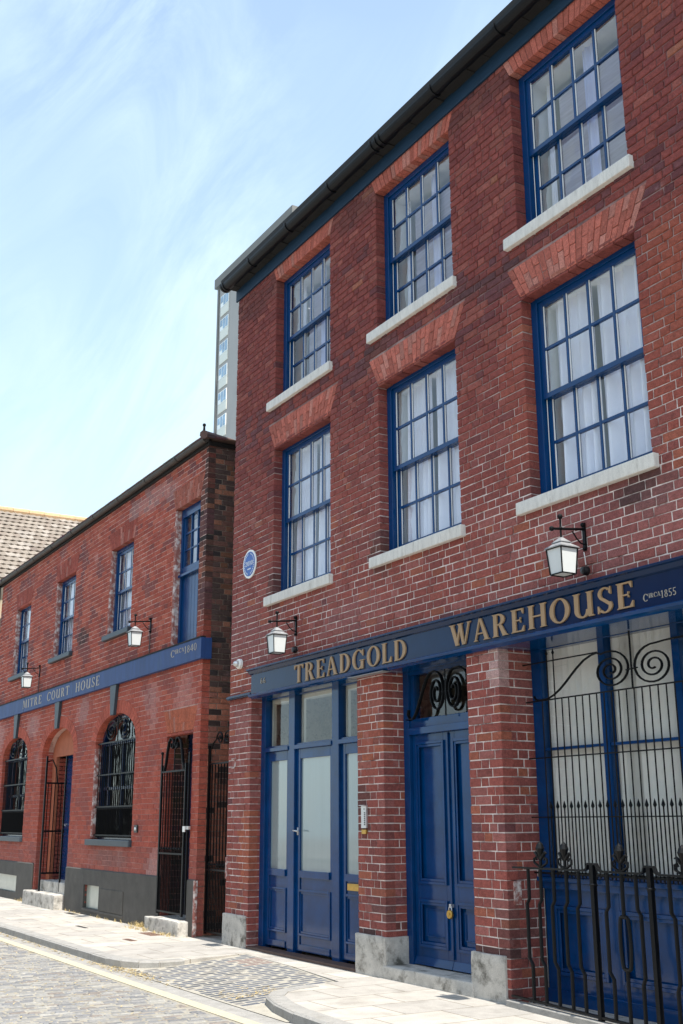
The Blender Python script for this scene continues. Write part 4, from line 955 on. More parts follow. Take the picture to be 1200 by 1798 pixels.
# ================================================================== RAILING
def railing():
    R = thing('railing', (5.3, -.05, 0), 'black iron railing with kinked bars and leaf finials before the big shop window', 'railing'); it = M['iron']
    ax, ay = 5.409, -.049; dx, dy = .9964, -.0852
    P = lambda X, z, o=0: (X - dy * o, ay + (X - ax) * dy / dx + o, z)
    def bar(mb, a, b, w, t):  # flat bar between points along the rail
        mb.tube([a, b], 1, 4, flat=(t, w))
    posts = [6.36, 6.954, 7.56, 8.16]
    mb = MB(); seq = [(5.385, 1.012)]
    for p in posts: seq += [(p - .095, 1.018), (p - .06, 1.032), (p - .045, 1.066), (p + .045, 1.066), (p + .06, 1.032), (p + .095, 1.018)]
    seq += [(8.55, 1.018)]
    mb.tube([P(x, z) for x, z in seq], .012, 4, flat=(1.7, .8)); tr = mb.build('top_rail', it, R)
    mb = MB(); mb.tube([P(5.30, .075), P(8.55, .055)], .012, 4, flat=(1.6, .9)); mb.build('bottom_rail', it, R)
    X = [(5.579, -1), (5.736, -1), (5.895, -1), (6.051, -1), (6.196, -1), (6.512, -1), (6.665, 0), (6.808, 1), (7.131, 1), (7.28, 0), (7.43, -1), (7.71, -1), (7.86, 0), (8.01, 1), (8.31, 1)]
    for x, k in X:
        mb = MB(); s = .030 * k
        if k: mb.tube([P(x, 1.01), P(x, .79), P(x + s, .755), P(x + s, .37), P(x + .008, .325), P(x + .004, .06)], .0138, 6)
        else:
            mb.tube([P(x, 1.01), P(x, .735)], .0138, 6); mb.tube([P(x, .40), P(x, .06)], .0138, 6)
            mb.tube([P(x + .052 * math.cos(t), .568 + .165 * max(-1, min(1, 1.35 * math.sin(t)))) for t in [2 * PI * i / 24 for i in range(25)]], .0135, 6)
        mb.build('bar', it, R)
    for x in posts:
        mb = MB(); mb.tube([P(x, .02), P(x, 1.06)], .024, 4); mb.lathe([(.028, 0), (.03, .008), (.024, .016)], P(x, .92), 'z', 10); mb.build('post', it, R)
    for x in (5.745, 6.043, 6.66, 7.275, 7.86):
        mb = MB(); b = 1.025
        for s in (-1, 1):
            mb.tube([P(x + s * .006, b), P(x + s * .04, b + .012), P(x + s * .078, b + .03), P(x + s * .080, b + .060), P(x + s * .058, b + .068), P(x + s * .045, b + .050)], [.009, .010, .010, .009, .008, .007], 6)
            mb.tube([P(x, b + .05), P(x + s * .03, b + .080), P(x + s * .06, b + .105), P(x + s * .082, b + .098)], [.009, .016, .012, .003], 6)
        mb.tube([P(x, b), P(x, b + .07), P(x, b + .10), P(x, b + .135), P(x, b + .165), P(x, b + .185)], [.013, .012, .022, .036, .024, .003], 8)
        mb.lathe([(.008, 0), (.017, .008), (.008, .016)], P(x, b + .078), 'z', 8)
        mb.build('finial', it, R)
    mb = MB(); mb.box(5.26, 8.6, -.40, .30, -.3, -.01); mb.build('rail_kerb', M['kerb'], R)
    mb = MB(); mb.prism_xy([(5.27, -.005), (5.27, -.085), (8.6, -.37), (8.6, -.28)], -.01, .045); mb.build('rail_base', M['kerb'], R, bevel=.006)
railing()

# ================================================================== COURT HOUSE
CH = thing('low_brick_building', (-6.4, 0, 0), 'low two storey orange red brick building with arched windows and a faded blue band', 'building')
LW = [(-1.98, -1.095, 3.66, 5.70), (-4.72, -3.67, 4.25, 5.67), (-7.70, -6.58, 4.25, 5.69), (-10.52, -9.44, 4.22, 5.66)]
AW = [(-5.0, -3.21), (-10.75, -8.93)]; AD = (-7.95, -6.13); GD = (-1.99, -1.105, -.2, 2.525)
def court_wall():
    holes = [rect(*w) for w in LW] + [rect(-5.14, -4.42, .10, .435), rect(-10.9, -9.03, .13, .42)]; fans = [trap(a, b, a - .15, b + .13, z1, z1 + .30) for a, b, z0, z1 in LW]
    ar = [arch(a, b, 1.11, 2.55, 2.975) for a, b in AW]; ad = arch(*AD, -.2, 2.55, 2.965); gd = rect(*GD)
    rings = [arch(a - .20, b + .20, 2.55, 2.55, 2.975 + .20) for a, b in AW + [AD]]; gt = trap(GD[0], GD[1], GD[0] - .15, GD[1] + .13, GD[3], 2.83)
    lo = [rect(a - .0, b + .0, 3.40, 3.40, ) for a, b in []]
    mb = MB(); mb.col = (.3, .08, .05)
    lay(mb, -11.85, -.87, .0, 6.36, holes + fans + ar + [ad, gd] + rings + [gt], XF, col_left, zorg=.01, g=.0036, bond='garden')
    lay(mb, .11, .21, 0, 2.6, [], side(AD[0]), col_left, zorg=.01, depth=.1); lay(mb, .11, .35, 0, 2.5, [], side(GD[0]), lambda x, z: tuple(v * rnd.uniform(.7, 1.2) for v in (.09, .045, .035)), zorg=.01, depth=.1)
    mb.build('brick_wall', M['brick_left'], CH)
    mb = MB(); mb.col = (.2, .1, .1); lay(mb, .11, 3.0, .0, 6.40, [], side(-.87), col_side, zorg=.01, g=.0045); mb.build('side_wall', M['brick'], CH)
    mb = MB(); slab(mb, -11.84, -.876, -.3, 6.4, holes + ar + [ad, gd], XF, d=.004, depth=.30)
    mb.box(-11.84, -11.6, .31, 6, -.3, 6.4); mb.box(-11.6, -.9, 5.8, 6, -.3, 6.4); mb.build('mortar_bed', M['mortar_left'], CH)
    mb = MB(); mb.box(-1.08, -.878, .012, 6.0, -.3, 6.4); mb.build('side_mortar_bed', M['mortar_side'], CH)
    for i, (a, b, z0, z1) in enumerate(LW):
        mb = MB(); mb.col = (1, 0, 0); fan(mb, a, b, a - .15, b + .13, z1, z1 + .30, 17, c0=(.30, .07, .05) if i else (.32, .10, .07), var=.15, g=.0018 if i else .004); mb.build('window_arch', M['brick_left'], CH)
    mb = MB(); mb.col = (1, 0, 0); fan(mb, GD[0], GD[1], GD[0] - .15, GD[1] + .13, GD[3], 2.83, 15, c0=(.40, .11, .06), var=.1, g=.0015); mb.build('door_arch', M['brick_left'], CH)
    for a, b in AW + [AD]:
        mb = MB(); mb.col = (1, 0, 0); arch_ring(mb, a, b, 2.55, 2.975 if (a, b) != AD else 2.965, .20, 26, c0=(.42, .10, .065)); mb.build('round_arch', M['brick_left'], CH)
    # pale render patches on the left reveals
    for a, z0, z1 in [(w[0], w[2], w[3]) for w in LW] + [(AW[0][0], 1.12, 2.5)]:
        mb = MB(); n = 24; vs = []
        for i in range(n + 1):
            z = z0 + .01 + (z1 - z0 - .02) * i / n; o = rnd.uniform(-.010, .012)
            vs += [(a + .014, .104, z), (a + .016, .02 - o, z), (a - rnd.uniform(-.006, .014), -.004, z)]
        mb.add(vs, [(3 * i + k, 3 * i + k + 1, 3 * i + k + 4, 3 * i + k + 3) for i in range(n) for k in (0, 1)])
        mb.build('reveal_render', M['plaster'], CH)
    # dark painted plinth with basement openings
    vents = [rect(-5.14, -4.42, .10, .435), rect(-10.9, -9.03, .13, .42)]
    for a, b in ((-11.85, -8.02), (-6.10, -2.02), (-1.10, -.872)):
        mb = MB(); hs = [h for h in vents if a < h.poly[0][0] < b]; slab(mb, a, b, -.3, .655, hs, lambda u, d, z: (u, d, z), d=-.022, depth=.2, e=0)
        mb.box(a, b, -.021, .0, .6551, .6552); mb.add([(a, -.022, .655), (b, -.022, .655), (b, .0, .672), (a, .0, .672)], [(0, 1, 2, 3)]); mb.add([(b, -.022, -.3), (b, .02, -.3), (b, .02, .655), (b, -.022, .655)], [(0, 1, 2, 3)]); mb.add([(a, -.022, -.3), (a, .02, -.3), (a, .02, .655), (a, -.022, .655)], [(0, 1, 2, 3)])
        mb.build('plinth', M['plinth'], CH)
    mb = MB(); mb.box(-.874, -.855, -.03, .02, .0, .66); mb.build('corner_render', M['plaster'], CH)
    mb = MB(); mb.box(-4.38, -3.36, -.03, -.023, .10, .41); mb.box(-5.16, -3.34, -.035, -.0225, .055, .085); mb.build('basement_panel', M['plinth'], CH, bevel=.003)
    for a, b, z0, z1 in ((-5.14, -4.42, .10, .435), (-10.9, -9.03, .13, .42)):
        mb = MB(); mb.box(a, b, .035, .055, z0, z1); mb.build('basement_window', mat('pale_blind', (.42, .46, .40), .3, coat=.5), CH)
    # eaves gutter and hipped roof
    mb = MB(); mb.box(-11.95, -.80, -.03, -.005, 6.345, 6.40); mb.box(-.868, -.845, -.03, 5.8, 6.36, 6.42); mb.build('eaves_board', M['soffit'], CH)
    mb = MB(); n = 8; pr = [(-.075 + .052 * math.cos(PI + PI * i / n), 6.425 + .052 * math.sin(PI + PI * i / n)) for i in range(n + 1)]; mb.prism_yz(pr, -11.95, -.80)
    x = -11.6
    while x < -.9: mb.prism_yz([(-.075 + .060 * math.cos(PI + PI * i / n), 6.427 + .060 * math.sin(PI + PI * i / n)) for i in range(n + 1)], x, x + .05); x += 1.22
    mb.build('gutter', mat('grey_brown_gutter', (.05, .042, .036), .6, noise_amt=.4, scale=6), CH)
    mb = MB(); mb.col = (.09, .055, .045); zr = 7.3; e = [(-12.0, -.12, 6.43), (-.76, -.12, 6.43), (-.76, 6.1, 6.43), (-12.0, 6.1, 6.43)]
    mb.add(e + [(-9.2, 3.0, zr), (-3.6, 3.0, zr)], [(0, 1, 5, 4), (1, 2, 5), (2, 3, 4, 5), (3, 0, 4), (0, 3, 2, 1)])
    y = -.12
    for i in range(26):   # rough tile ends along the hip eave
        mb.col = tuple(v * rnd.uniform(.6, 1.3) for v in ((.14, .06, .045) if i > 1 else (.08, .05, .045))); mb.box(-.90, -.745, y + .004, y + .155, 6.432, 6.452 + rnd.uniform(0, .008)); y += .16
    x = -12.0
    while x < -.85: mb.col = tuple(v * rnd.uniform(.6, 1.3) for v in (.10, .06, .05)); mb.box(x + .003, x + .155, -.135, .02, 6.43, 6.447 + rnd.uniform(0, .006)); x += .16
    mb.col = (.12, .07, .06); mb.tube([(-.76, -.13, 6.46), (-3.6, 3.0, zr + .02)], .06, 8)
    mb.build('roof', M['tile'], CH)
    mb = MB(); mb.tube([(-.77, -.12, 6.49), (-.77, -.12, 6.60)], [.02, .012], 6); mb.ball((-.77, -.12, 6.60), .025, 8); mb.build('roof_finial', M['soffit'], CH)
    # rooms behind
    mb = MB(); mb.box(-11.6, -2.3, 2.4, 2.5, -.2, 6.3); mb.box(-11.6, -.9, .32, 5.8, 3.2, 3.3); mb.build('inner_wall', M['room'], CH)
court_wall()

for i, (a, b, z0, z1) in enumerate(LW[1:]):
    w = sash_window(a, b, z0, z1, CH, y=.085, cols=3, rows=2, frame=.07, curtain='full', sillm='slate', sill=(.085, .07, .07))
def loading_door():
    a, b, z0, z1 = LW[0]; y = .09; mb = MB()
    mb.box(a, a + .06, y, y + .1, z0, z1); mb.box(b - .06, b, y, y + .1, z0, z1); mb.box(a + .06, b - .06, y, y + .1, z1 - .13, z1); mb.box(a, b, y - .03, y + .08, 4.70, 4.735); mb.box(a + .06, b - .06, y + .01, y + .07, 4.735, 4.84)
    gx0, gx1, g0, g1 = a + .11, b - .11, 4.84, z1 - .13
    mb.box(a + .06, gx0, y + .02, y + .06, g0, g1); mb.box(gx1, b - .06, y + .02, y + .06, g0, g1)
    for i in (1, 2): x = gx0 + (gx1 - gx0) * i / 3; mb.box(x - .012, x + .012, y + .02, y + .06, g0, g1)
    for i in (1, 2): z = g0 + (g1 - g0) * i / 3; mb.box(gx0, gx1, y + .024, y + .056, z - .012, z + .012)
    fr = mb.build('window', M['blue'], CH, bevel=.003)
    mb = MB(); mb.add([(gx0, y + .04, g0), (gx1, y + .04, g0), (gx1, y + .04, g1), (gx0, y + .04, g1)], [(0, 1, 2, 3)]); mb.build('glass', M['glass'], fr)
    mb = MB(); mb.box(gx0 - .03, gx1 + .03, .26, .27, g0, g1); mb.build('curtain', M['curtain'], fr)
    mb = MB(); n = 7
    for i in range(n): x = a + .06 + (b - a - .12) * i / n; mb.box(x + .003, x + (b - a - .12) / n - .003, y + .03, y + .06, z0, 4.70)
    mb.box(a + .06, b - .06, y + .055, y + .07, z0, 4.70)
    mb.build('plank_panel', M['blue'], fr, bevel=.002)
loading_door()

def arched_window(a, b, idx):
    y = .11; m = M['navy']; zs, zt = 2.55, 2.975; cx, rx = (a + b) / 2, (b - a) / 2
    mb = MB(); o = .07; n = 20
    for i in range(n):
        t0, t1 = PI * i / n, PI * (i + 1) / n; P = lambda t, k: (cx + (rx - k) * math.cos(t), zs + (zt - zs - k) * math.sin(t))
        mb.prism_xz([P(t0, 0), P(t1, 0), P(t1, o), P(t0, o)], y, y + .08)
    mb.box(a, a + o, y, y + .08, 1.11, zs); mb.box(b - o, b, y, y + .08, 1.11, zs); mb.box(a + o, b - o, y, y + .08, 1.11, 1.18); mb.box(a + o, b - o, y, y + .08, zs - .03, zs + .03)
    mb.box(a + o, b - o, y + .02, y + .07, 1.84, 1.89); mb.box(cx - .02, cx + .02, y + .02, y + .07, 1.18, zt - o); mb.box(a + .30, a + .33, y + .02, y + .07, 1.18, zs); mb.box(b - .33, b - .30, y + .02, y + .07, 1.18, zs)
    fr = mb.build('window', m, CH, bevel=.003)
    mb = MB(); pts = [(a + .03, 1.14), (b - .03, 1.14)] + [(cx + (rx - .03) * math.cos(PI * i / 16), zs + (zt - zs - .03) * math.sin(PI * i / 16)) for i in range(17)]
    mb.add([(x, y + .05, z) for x, z in pts], [tuple(range(len(pts)))]); mb.build('glass', M['glass_dim'], fr)
    mb = MB()
    for k, (c0, c1) in enumerate(((a + .36, cx - .06), (cx + .08, b - .40))):
        n = 14; vs = []
        for i in range(n + 1):
            x = c0 + (c1 - c0) * i / n
            for z in (1.86 - (.25 if k else 0), zs + .1): vs.append((x, .30 + .03 * math.sin(i * 1.9), z))
        mb.add(vs, [(2 * i, 2 * i + 2, 2 * i + 3, 2 * i + 1) for i in range(n)])
    mb.build('curtain', mat('faded_green_curtain', (.26, .31, .27), .9), fr)
    mb = MB(); mb.box(a - .12, b + .03, -.055, .11, 1.02, 1.11); mb.build('sill', M['slate_paint'], fr, bevel=.008)
    G = thing('window_grille', (cx, .04, 1.15), ('black barred grille with scroll head over the right arched window' if idx == 0 else 'black barred grille with scroll head over the arched window at the left edge'), 'grille', 'arched window grilles')
    yy = .045; mb = MB()
    for z in (1.16, 1.58, 2.06, 2.545): mb.box(a + .005, b - .005, yy - .006, yy + .002, z, z + .022)
    mb.build('rail', M['iron'], G)
    x = a + .10
    while x < b - .05: mb = MB(); mb.tube([(x, yy, 1.14), (x, yy, 2.55)], .0075, 5); mb.build('bar', M['iron'], G); x += .085
    x = a + .1425
    while x < b - .05: mb = MB(); mb.tube([(x, yy, 1.14), (x, yy, 1.55)], .0065, 5); mb.lathe([(.006, 0), (.013, .012), (.001, .04)], (x, yy, 1.55), 'z', 6); mb.build('spear_bar', M['iron'], G); x += .085
    for s in (-1, 1):
        mb = MB(); mb.tube([(cx + s * .02, yy, 2.90), (cx + s * .10, yy, 2.92)] + spiral(cx + s * .28, 2.725, .27, .17, 2.0, yy, start=PI / 2 + s * .7, sgn=-s, shrink=.8), .013, 5); mb.build('scroll', M['iron'], G)
    mb = MB(); mb.tube([(cx, yy, 2.55), (cx, yy, 2.95)], .01, 6); mb.build('centre_bar', M['iron'], G)
for i, (a, b) in enumerate(AW): arched_window(a, b, i)

def porch():
    mb = MB(); a, b = AD; cx, rx = (a + b) / 2, (b - a) / 2
    mb.box(-7.08, b, .20, .30, -.1, 2.60) if False else None
    top = [(cx + rx * math.cos(PI * i / 16), 2.55 + .415 * math.sin(PI * i / 16)) for i in range(17)]
    mb.prism_xz([(b, 2.50), *top, (a, 2.50)], .20, .26); mb.box(a, -7.74, .20, .26, -.1, 2.50)
    mb.build('porch_wall', M['orange_render'], CH)
    mb = MB(); mb.col = (.25, .1, .08); lay(mb, .26, .385, .1, 2.5, [], side(-7.74), col_left, zorg=.01, depth=.1); mb.build('porch_side', M['brick_left'], CH)
    mb = MB(); mb.box(-7.74, b, .385, .43, .1, 2.55)
    for z in (.3, 1.3): mb.box(-7.5, -6.4, .375, .386, z, z + .8)
    d = mb.build('door', M['blue'], CH, bevel=.003)
    mb = MB(); mb.tube([(-7.45, .38, 1.33), (-7.45, .32, 1.33), (-7.34, .32, 1.30)], .012, 6); mb.build('handle', M['steel'], d)
    stone('doorstep', (-8.0, -6.18, -.17, .04, -.1, .225), M['stone_old'], CH, 11, .012); stone('doorstep', (-7.74, -6.14, .04, .40, -.1, .40), M['stone_old'], CH, 12, .006)
porch()
def gate(name_loc, label, x0, x1, y, z0, z1, head, n, style):
    G = thing('iron_gate', (x0, y, z0), label, 'gate'); it = M['iron']
    mb = MB(); mb.box(x0 - .02, x0 + .012, y - .014, y + .014, z0 - .02, head); mb.box(x1 - .012, x1 + .02, y - .014, y + .014, z0 - .02, head); mb.build('stile', it, G)
    mb = MB()
    for z in (z0, z0 + .72, z1): mb.box(x0 + .012, x1 - .012, y - .012, y - .003, z, z + .022)
    mb.build('rail', it, G)
    for i in range(1, n):
        x = x0 + (x1 - x0) * i / n; mb = MB(); mb.tube([(x, y, z0), (x, y, z1 + .01)], .0085, 5); mb.build('bar', it, G)
    for i in range(n):
        x = x0 + (x1 - x0) * (i + .5) / n; mb = MB(); mb.tube([(x, y, z0), (x, y, z0 + .78)], .006, 5); mb.lathe([(.005, 0), (.012, .012), (.001, .04)], (x, y, z0 + .78), 'z', 6); mb.build('spear_bar', it, G)
    return G
def gates():
    y = -.04
    G = gate(0, 'black barred iron gate with arched scroll head before the square doorway of the low building', -2.02, -1.20, y, .235, 2.0, 2.10, 9, 0)
    it = M['iron']; cx = -1.60
    for s in (-1, 1):
        mb = MB(); mb.tube([(cx + s * .34, y, 2.02), (cx + s * .29, y, 2.12), (cx + s * .25, y, 2.28), (cx + s * .20, y, 2.40), (cx + s * .13, y, 2.45), (cx + s * .06, y, 2.43), (cx + s * .03, y, 2.36), (cx + s * .06, y, 2.31), (cx + s * .11, y, 2.33), (cx + s * .11, y, 2.38)], .013, 6, flat=(1.7, .7)); mb.build('scroll', it, G)
    mb = MB(); mb.tube([(cx, y, 2.0), (cx, y, 2.30)], .008, 6); mb.tube([(-2.03, y, 2.05), (-2.03, y, 2.24)], .014, 6); mb.ball((-2.03, y, 2.26), .022); mb.build('head_post', it, G)
    mb = MB(); mb.tube([(-1.13, y + .02, .25), (-1.13, y + .02, 2.24)], .018, 4); mb.build('latch_post', M['iron'], G)
    mb = MB(); mb.box(-1.16, -1.02, y - .02, y + .01, 1.27, 1.31); mb.tube([(-1.13, y - .03, 1.24), (-1.13, y - .03, 1.31)], .022, 6); mb.build('latch', M['steel'], G)
    # inside the doorway: dark door
    mb = MB(); mb.box(-1.99, -1.105, .32, .36, 0, 2.52); mb.box(-1.16, -1.105, .10, .32, 0, 2.52); d = mb.build('door', M['navy'], CH)
    stone('doorstep', (-2.16, -1.02, -.16, .10, -.1, .175), M['stone_old'], CH, 14, .014); 
    mb = MB(); mb.box(-2.0, -1.1, .1, .32, 0, .18); mb.build('doorstep', M['stone_old'], CH)
    G = gate(0, 'tall black barred gate in the narrow passage between the two brick buildings', -.84, -.03, .13, .06, 2.06, 2.30, 9, 1); y = .13
    mb = MB()
    for s in (-1, 1):
        mb.tube([(-.43 + s * .40, y, 2.10), (-.43 + s * .39, y, 2.25), (-.43 + s * .30, y, 2.33), (-.43 + s * .2, y, 2.38)] + spiral(-.43 + s * .11, 2.38, .10, .09, 1.6, y, start=PI / 2 - s * PI / 2, sgn=s), .011, 5)
    mb.build('scroll', it, G)
    # passage end wall
    mb = MB(); mb.box(-.86, .0, 3.0, 3.1, 0, 2.4); tag(mb.build('passage_wall', M['mortar_side']), 'dark low wall closing the narrow passage behind the side gate', 'wall')
gates()
def leaf_gate():
    G = thing('iron_gate', (-7.6, -.02, .2), 'black iron porch gate standing open edge on before the arched entrance', 'gate'); it = M['iron']
    x = -7.55; mb = MB(); mb.tube([(x, -.02, .20), (x, -.02, 2.50)], .022, 4); mb.build('post', it, G)
    mb = MB()
    for z in (.5, 1.2, 2.02): mb.box(x - .008, x + .008, .0, .36, z, z + .03)
    mb.build('rail', it, G)
    for i in range(6): mb = MB(); mb.tube([(x, .03 + i * .06, .5), (x, .03 + i * .06, 2.05)], .008, 5); mb.build('bar', it, G)
    mb = MB(); mb.tube([(x, .0, 2.4), (x, .08, 2.44), (x, .15, 2.3), (x, .19, 2.05)], .013, 5); mb.build('scroll', it, G)
    mb = MB(); mb.tube([(-6.62, .05, .25), (-6.62, .05, 2.45)], .018, 4); mb.build('post', it, G)
leaf_gate()

def sign_court():
    S = thing('name_band', (-6, 0, 3.4), 'faded blue name band with flat pale capitals along the low brick building', 'sign')
    mb = MB(); mb.box(-11.9, -.78, -.065, .0, 3.41, 3.685); mb.box(-.868, -.78, .0, .09, 3.41, 3.685); mb.build('board', M['blue_faded'], S, bevel=.004)
    mb = MB()
    for x in (-5.02, -9.2): mb.box(x, x + .008, -.0665, -.064, 3.41, 3.685)
    mb.box(-11.9, -.78, -.075, -.0, 3.685, 3.70); mb.build('capping', M['soffit'], S)  # capping coloured black to paint in the shadow strip along the band's top
    for s, a, b in (('MITRE', -9.28, -8.02), ('COURT', -7.66, -6.36), ('HOUSE', -6.0, -4.78)):
        text(s, a, b, 3.475, .155, -.066, .002, 'letter', M['gilt'], S, gap=.22)
    text('CIRCA1840', -1.80, -.92, 3.535, .095, -.066, .002, 'date_letter', M['gilt'], S, gap=.14, small='100001111', rise=.35)
    for cx in (-4.17, -7.08, -9.80):
        mb = MB(); mb.prism_xz([(cx - .075, 2.95), (cx + .075, 2.95), (cx + .14, 3.41), (cx - .14, 3.41)], -.05, .0); mb.build('keystone', M['slate_paint'], CH, bevel=.004)
sign_court()
bx = thing('door_bell', (-2.98, 0, 1.27), 'small silver door bell in a black box between arched window and gate', 'door bell')
mb = MB(); mb.box(-3.06, -2.94, -.02, 0, 1.22, 1.32); mb.build('backing', M['rubber'], bx, bevel=.003)
mb = MB(); mb.lathe([(.026, 0), (.022, -.012), (.001, -.014)], (-3.0, -.02, 1.27), 'y', 12); mb.build('button', M['steel'], bx)
dp = thing('drainpipe', (-12.0, 0, 0), 'dark blue drainpipe at the far left end of the low brick building', 'drainpipe')
mb = MB(); mb.tube([(-12.0, -.06, 0), (-12.0, -.06, 6.2), (-11.95, -.08, 6.38)], .05, 10); mb.build('pipe', M['slate_paint'], dp)
mb = MB(); [mb.lathe([(.06, 0), (.06, .05)], (-12.0, -.06, z), 'z', 12) for z in (1.5, 3.2, 5.2)]; mb.build('collar', M['slate_paint'], dp)

# ================================================================== FAR HOUSE, TOWER, OPPOSITE HOUSE
def far_house():
    H = thing('tiled_house', (-16, 3, 0), 'house with a large sunlit clay tile roof beyond the low brick building', 'house')
    mb = MB(); mb.box(-20.0, -12.35, .05, 9, -.3, 6.7); mb.prism_xz([(-20, 6.7), (-12.35, 6.7), (-16.0, 9.1)], .05, 9); mb.build('wall', M['cream_wall'], H)
    x1, z1, x0, z0 = -12.15, 6.62, -16.0, 9.22; nx = int(math.hypot(x1 - x0, z1 - z0) / .26); mb = MB()
    ux, uz = (x1 - x0) / nx, (z1 - z0) / nx; nl = math.hypot(ux, uz); ox, oz = -uz / nl, ux / nl
    pal = [(.5, (.235, .195, .155)), (.27, (.205, .165, .13)), (.15, (.28, .24, .20)), (.08, (.16, .125, .10))]
    for i in range(nx):
        y = -.15 + (.0 if i % 2 else .08)
        while y < 9.2:
            mb.col = pick(pal); w = .165; r_ = [rnd.uniform(-.003, .004) for _ in range(2)]; vs = []
            for k in range(5):
                t = k / 4; h = .010 * math.cos(t * 2 * PI) + r_[0]
                a = (x0 + ux * i + ox * h, y + w * t, z0 + uz * i + oz * h); lift = .028
                b = (x0 + ux * (i + 1.12) + ox * (h + lift), y + w * t, z0 + uz * (i + 1.12) + oz * (h + lift)); c = (b[0] - ox * .024, b[1], b[2] - oz * .024)
                vs += [a, b, c]
            mb.add(vs, [(3 * k, 3 * k + 1, 3 * k + 4, 3 * k + 3) for k in range(4)] + [(3 * k + 1, 3 * k + 2, 3 * k + 5, 3 * k + 4) for k in range(4)]); y += w + .002
    mb.build('tiled_slope', M['tile'], H)
    mb = MB(); mb.add([(-16, -.1, 9.2), (-16, 9.2, 9.2), (-20.2, 9.2, 6.5), (-20.2, -.1, 6.5)], [(0, 1, 2, 3)]); mb.build('rear_slope', M['tile'], H)
    mb = MB(); y = -.15
    while y < 9.2: mb.col = pick([(1, (.50, .33, .18))]); mb.lathe([(.10, 0), (.11, .4)], (-16.0, y, 9.22), 'y', 10); y += .41
    mb.build('ridge_tiles', M['tile'], H)
far_house()

def tower():
    T = thing('tower_block', (-80, 46, 0), 'distant grey concrete tower block rising behind the warehouse gutter', 'tower block')
    x0, x1, y0, zt = -89.4, -72.0, 39.17, 57.6
    mb = MB(); mb.box(x0, x1, y0, y0 + 16, 0, zt); mb.build('wall', M['concrete'], T)
    mb = MB(); mb.box(x0 - .35, x1 + .25, y0 - .35, y0 + 16.3, zt, zt + 1.1); mb.box(x0 - .15, x1 + .1, y0 - .15, y0 + 16.2, zt + 1.1, zt + 1.9) if False else None; mb.build('parapet', M['concrete_dark'], T)
    mb = MB()
    for x in (-78.0, -83.2, -75.0): mb.box(x, x + .9, y0 - .5, y0, zt - .5, zt - .05)
    mb.build('vent_block', M['concrete_dark'], T)
    mb = MB(); mb.box(x0 - .02, x0 + .35, y0 - .12, y0, 0, zt - .2); mb.build('edge_pier', M['concrete_dark'], T)
    z = zt - 2.6; k = 0
    while z > 3:
        mb = MB(); mb.box(-88.55, -86.5, y0 - .10, y0 - .02, z - .12, z + 1.2); w = mb.build('window', M['white_paint'], T)
        mb = MB(); 
        for a in (-88.45, -87.78, -87.12): mb.box(a, a + .5, y0 - .13, y0 - .101, z + .4 if a < -88 else z - .02, z + 1.1)
        mb.build('pane', M['tglass'], w)
        mb = MB(); mb.box(-88.55, -86.5, y0 - .09, y0 - .01, z - 1.15, z - .14); mb.build('cladding_panel', M['panel'], w)
        z -= 2.8; k += 1
tower()
def opposite():
    O = thing('opposite_house', (-2, -19, 0), 'long low brown brick house with a red roof across the street, mirrored in the panes', 'house')
    mb = MB(); mb.box(-16, 14, -26, -18, -.3, 7.2); mb.build('wall', M['brown_brick'], O)
    mb = MB(); mb.prism_yz([(-17.6, 7.1), (-22, 10.0), (-26.4, 7.1)], -16.4, 14.4); mb.build('roof', mat('opposite_roof_tiles', (.15, .085, .065), .9, noise_amt=.3, stretch=(1, 1, 6)), O)
    for x in range(-15, 13, 3):
        for z in (1.0, 4.2): mb = MB(); mb.box(x, x + 1.1, -18.02, -17.96, z, z + 1.6); mb.build('window', M['navy'], O)
    mb = MB(); mb.box(-30, 30, -18, -15.5, -.3, -.0); tag(mb.build('pavement', M['paving']), kind='structure')
opposite()

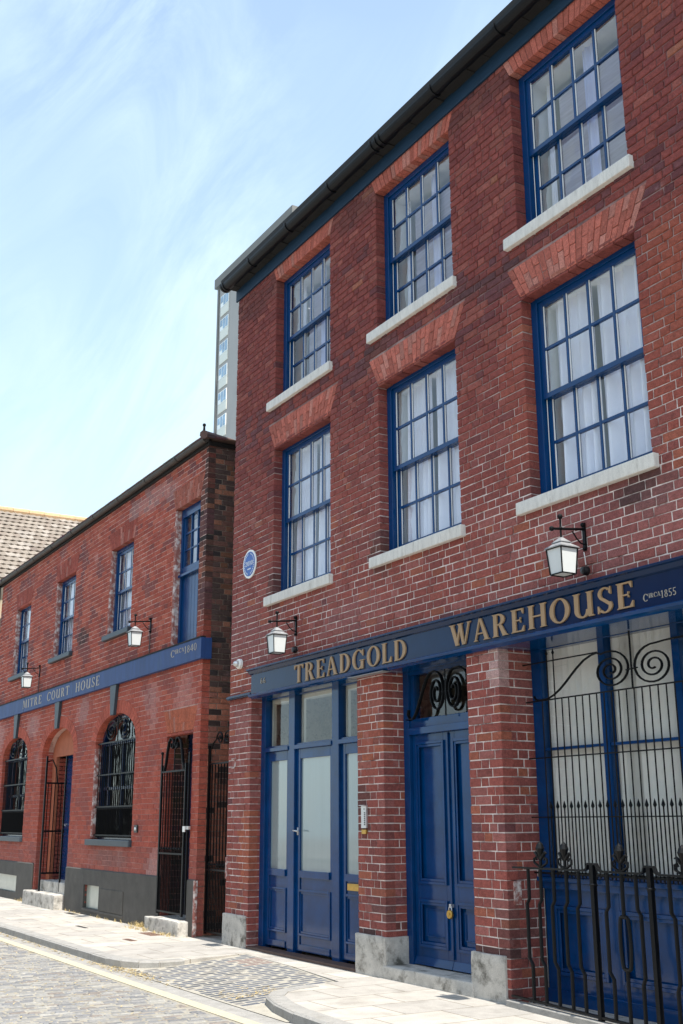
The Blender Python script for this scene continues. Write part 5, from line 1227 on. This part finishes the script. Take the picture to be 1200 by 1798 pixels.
# ================================================================== SMALL THINGS ON THE PAVEMENT
def cover(x, y, w, d, label, m='cover', nm='access_cover', rot=0):
    mb = MB(); mb.box(x - w / 2, x + w / 2, y - d / 2, y + d / 2, -.01, .004)
    for i in range(5): mb.box(x - w / 2 + .02, x + w / 2 - .02, y - d / 2 + d * (i + .7) / 6, y - d / 2 + d * (i + 1.0) / 6, .004, .006)
    tag(mb.build(nm, M[m]), label, 'cover', 'small covers set in the pavement')
cover(-1.55, -.30, .45, .16, 'rust brown plate in the pavement before the rounded stone doorstep', 'rust')
cover(-1.0, -.78, .30, .08, 'thin brown metal strip set in the middle of the left pavement', 'rust')
cover(-5.3, -.14, .45, .10, 'small dark cover by the plinth below the basement opening')
cover(-3.0, -.72, .42, .05, 'narrow dark joint cover crossing the left pavement')
def weeds():
    mb = MB()
    def tuft(x, y, z, n, h):
        for _ in range(n):
            a = rnd.uniform(0, 2 * PI); r = rnd.uniform(.0, .04); px, py = x + r * math.cos(a), y + r * math.sin(a); b = rnd.uniform(0, 2 * PI); L_ = h * rnd.uniform(.4, 1.2); w = rnd.uniform(.0012, .003)
            lean = rnd.uniform(.2, .9) * L_; q = (math.cos(b), math.sin(b)); s = (-q[1] * w, q[0] * w)
            mb.add([(px - s[0], py - s[1], z), (px + s[0], py + s[1], z), (px + q[0] * lean * .4 + s[0], py + q[1] * lean * .4 + s[1], z + L_ * .6), (px + q[0] * lean * .4 - s[0], py + q[1] * lean * .4 - s[1], z + L_ * .6), (px + q[0] * lean, py + q[1] * lean, z + L_ * .85)], [(0, 1, 2, 3), (3, 2, 4)])
    for _ in range(80): tuft(rnd.uniform(-9, -.95), -.04 - abs(rnd.gauss(0, .02)), 0, 5, rnd.uniform(.015, .05))
    for _ in range(40): tuft(rnd.uniform(-2.6, -1.0), -.2 - abs(rnd.gauss(0, .03)), 0, 7, rnd.uniform(.02, .07))
    for _ in range(26): tuft(rnd.gauss(-2.45, .2), -.06, 0, 8, rnd.uniform(.04, .11))
    for _ in range(20): tuft(rnd.gauss(-8.1, .15), -.05, 0, 7, rnd.uniform(.04, .09))
    tag(mb.build('dry_weeds', M['straw']), kind='stuff')
    mb = MB()
    for _ in range(1500):
        t = rnd.random()
        if t < .45: x, y = rnd.uniform(-8, 1.1), -1.625 - abs(rnd.gauss(0, .055)); z = -.075
        elif t < .70: x, y = rnd.gauss(1.3, .5), -1.60 + rnd.gauss(0, .07); z = -.068
        elif t < .78: x, y = 3.45 - abs(rnd.gauss(0, .22)), rnd.uniform(-1.55, -1.0); z = zc_(y)
        else: x, y = rnd.uniform(-4, 4), rnd.uniform(-3.4, -1.9); z = -.066
        a = rnd.uniform(0, PI); l = rnd.uniform(.006, .028); w = rnd.uniform(.0015, .005); c, s = math.cos(a), math.sin(a)
        mb.add([(x - c * l - s * w, y - s * l + c * w, z), (x - c * l + s * w, y - s * l - c * w, z), (x + c * l + s * w, y + s * l - c * w, z + rnd.uniform(0, .008)), (x + c * l - s * w, y + s * l + c * w, z + .002)], [(0, 1, 2, 3)])
    tag(mb.build('straw_litter', M['straw']), kind='stuff')
zc_ = lambda y: -.003 + (y + .25) * .0475
weeds()
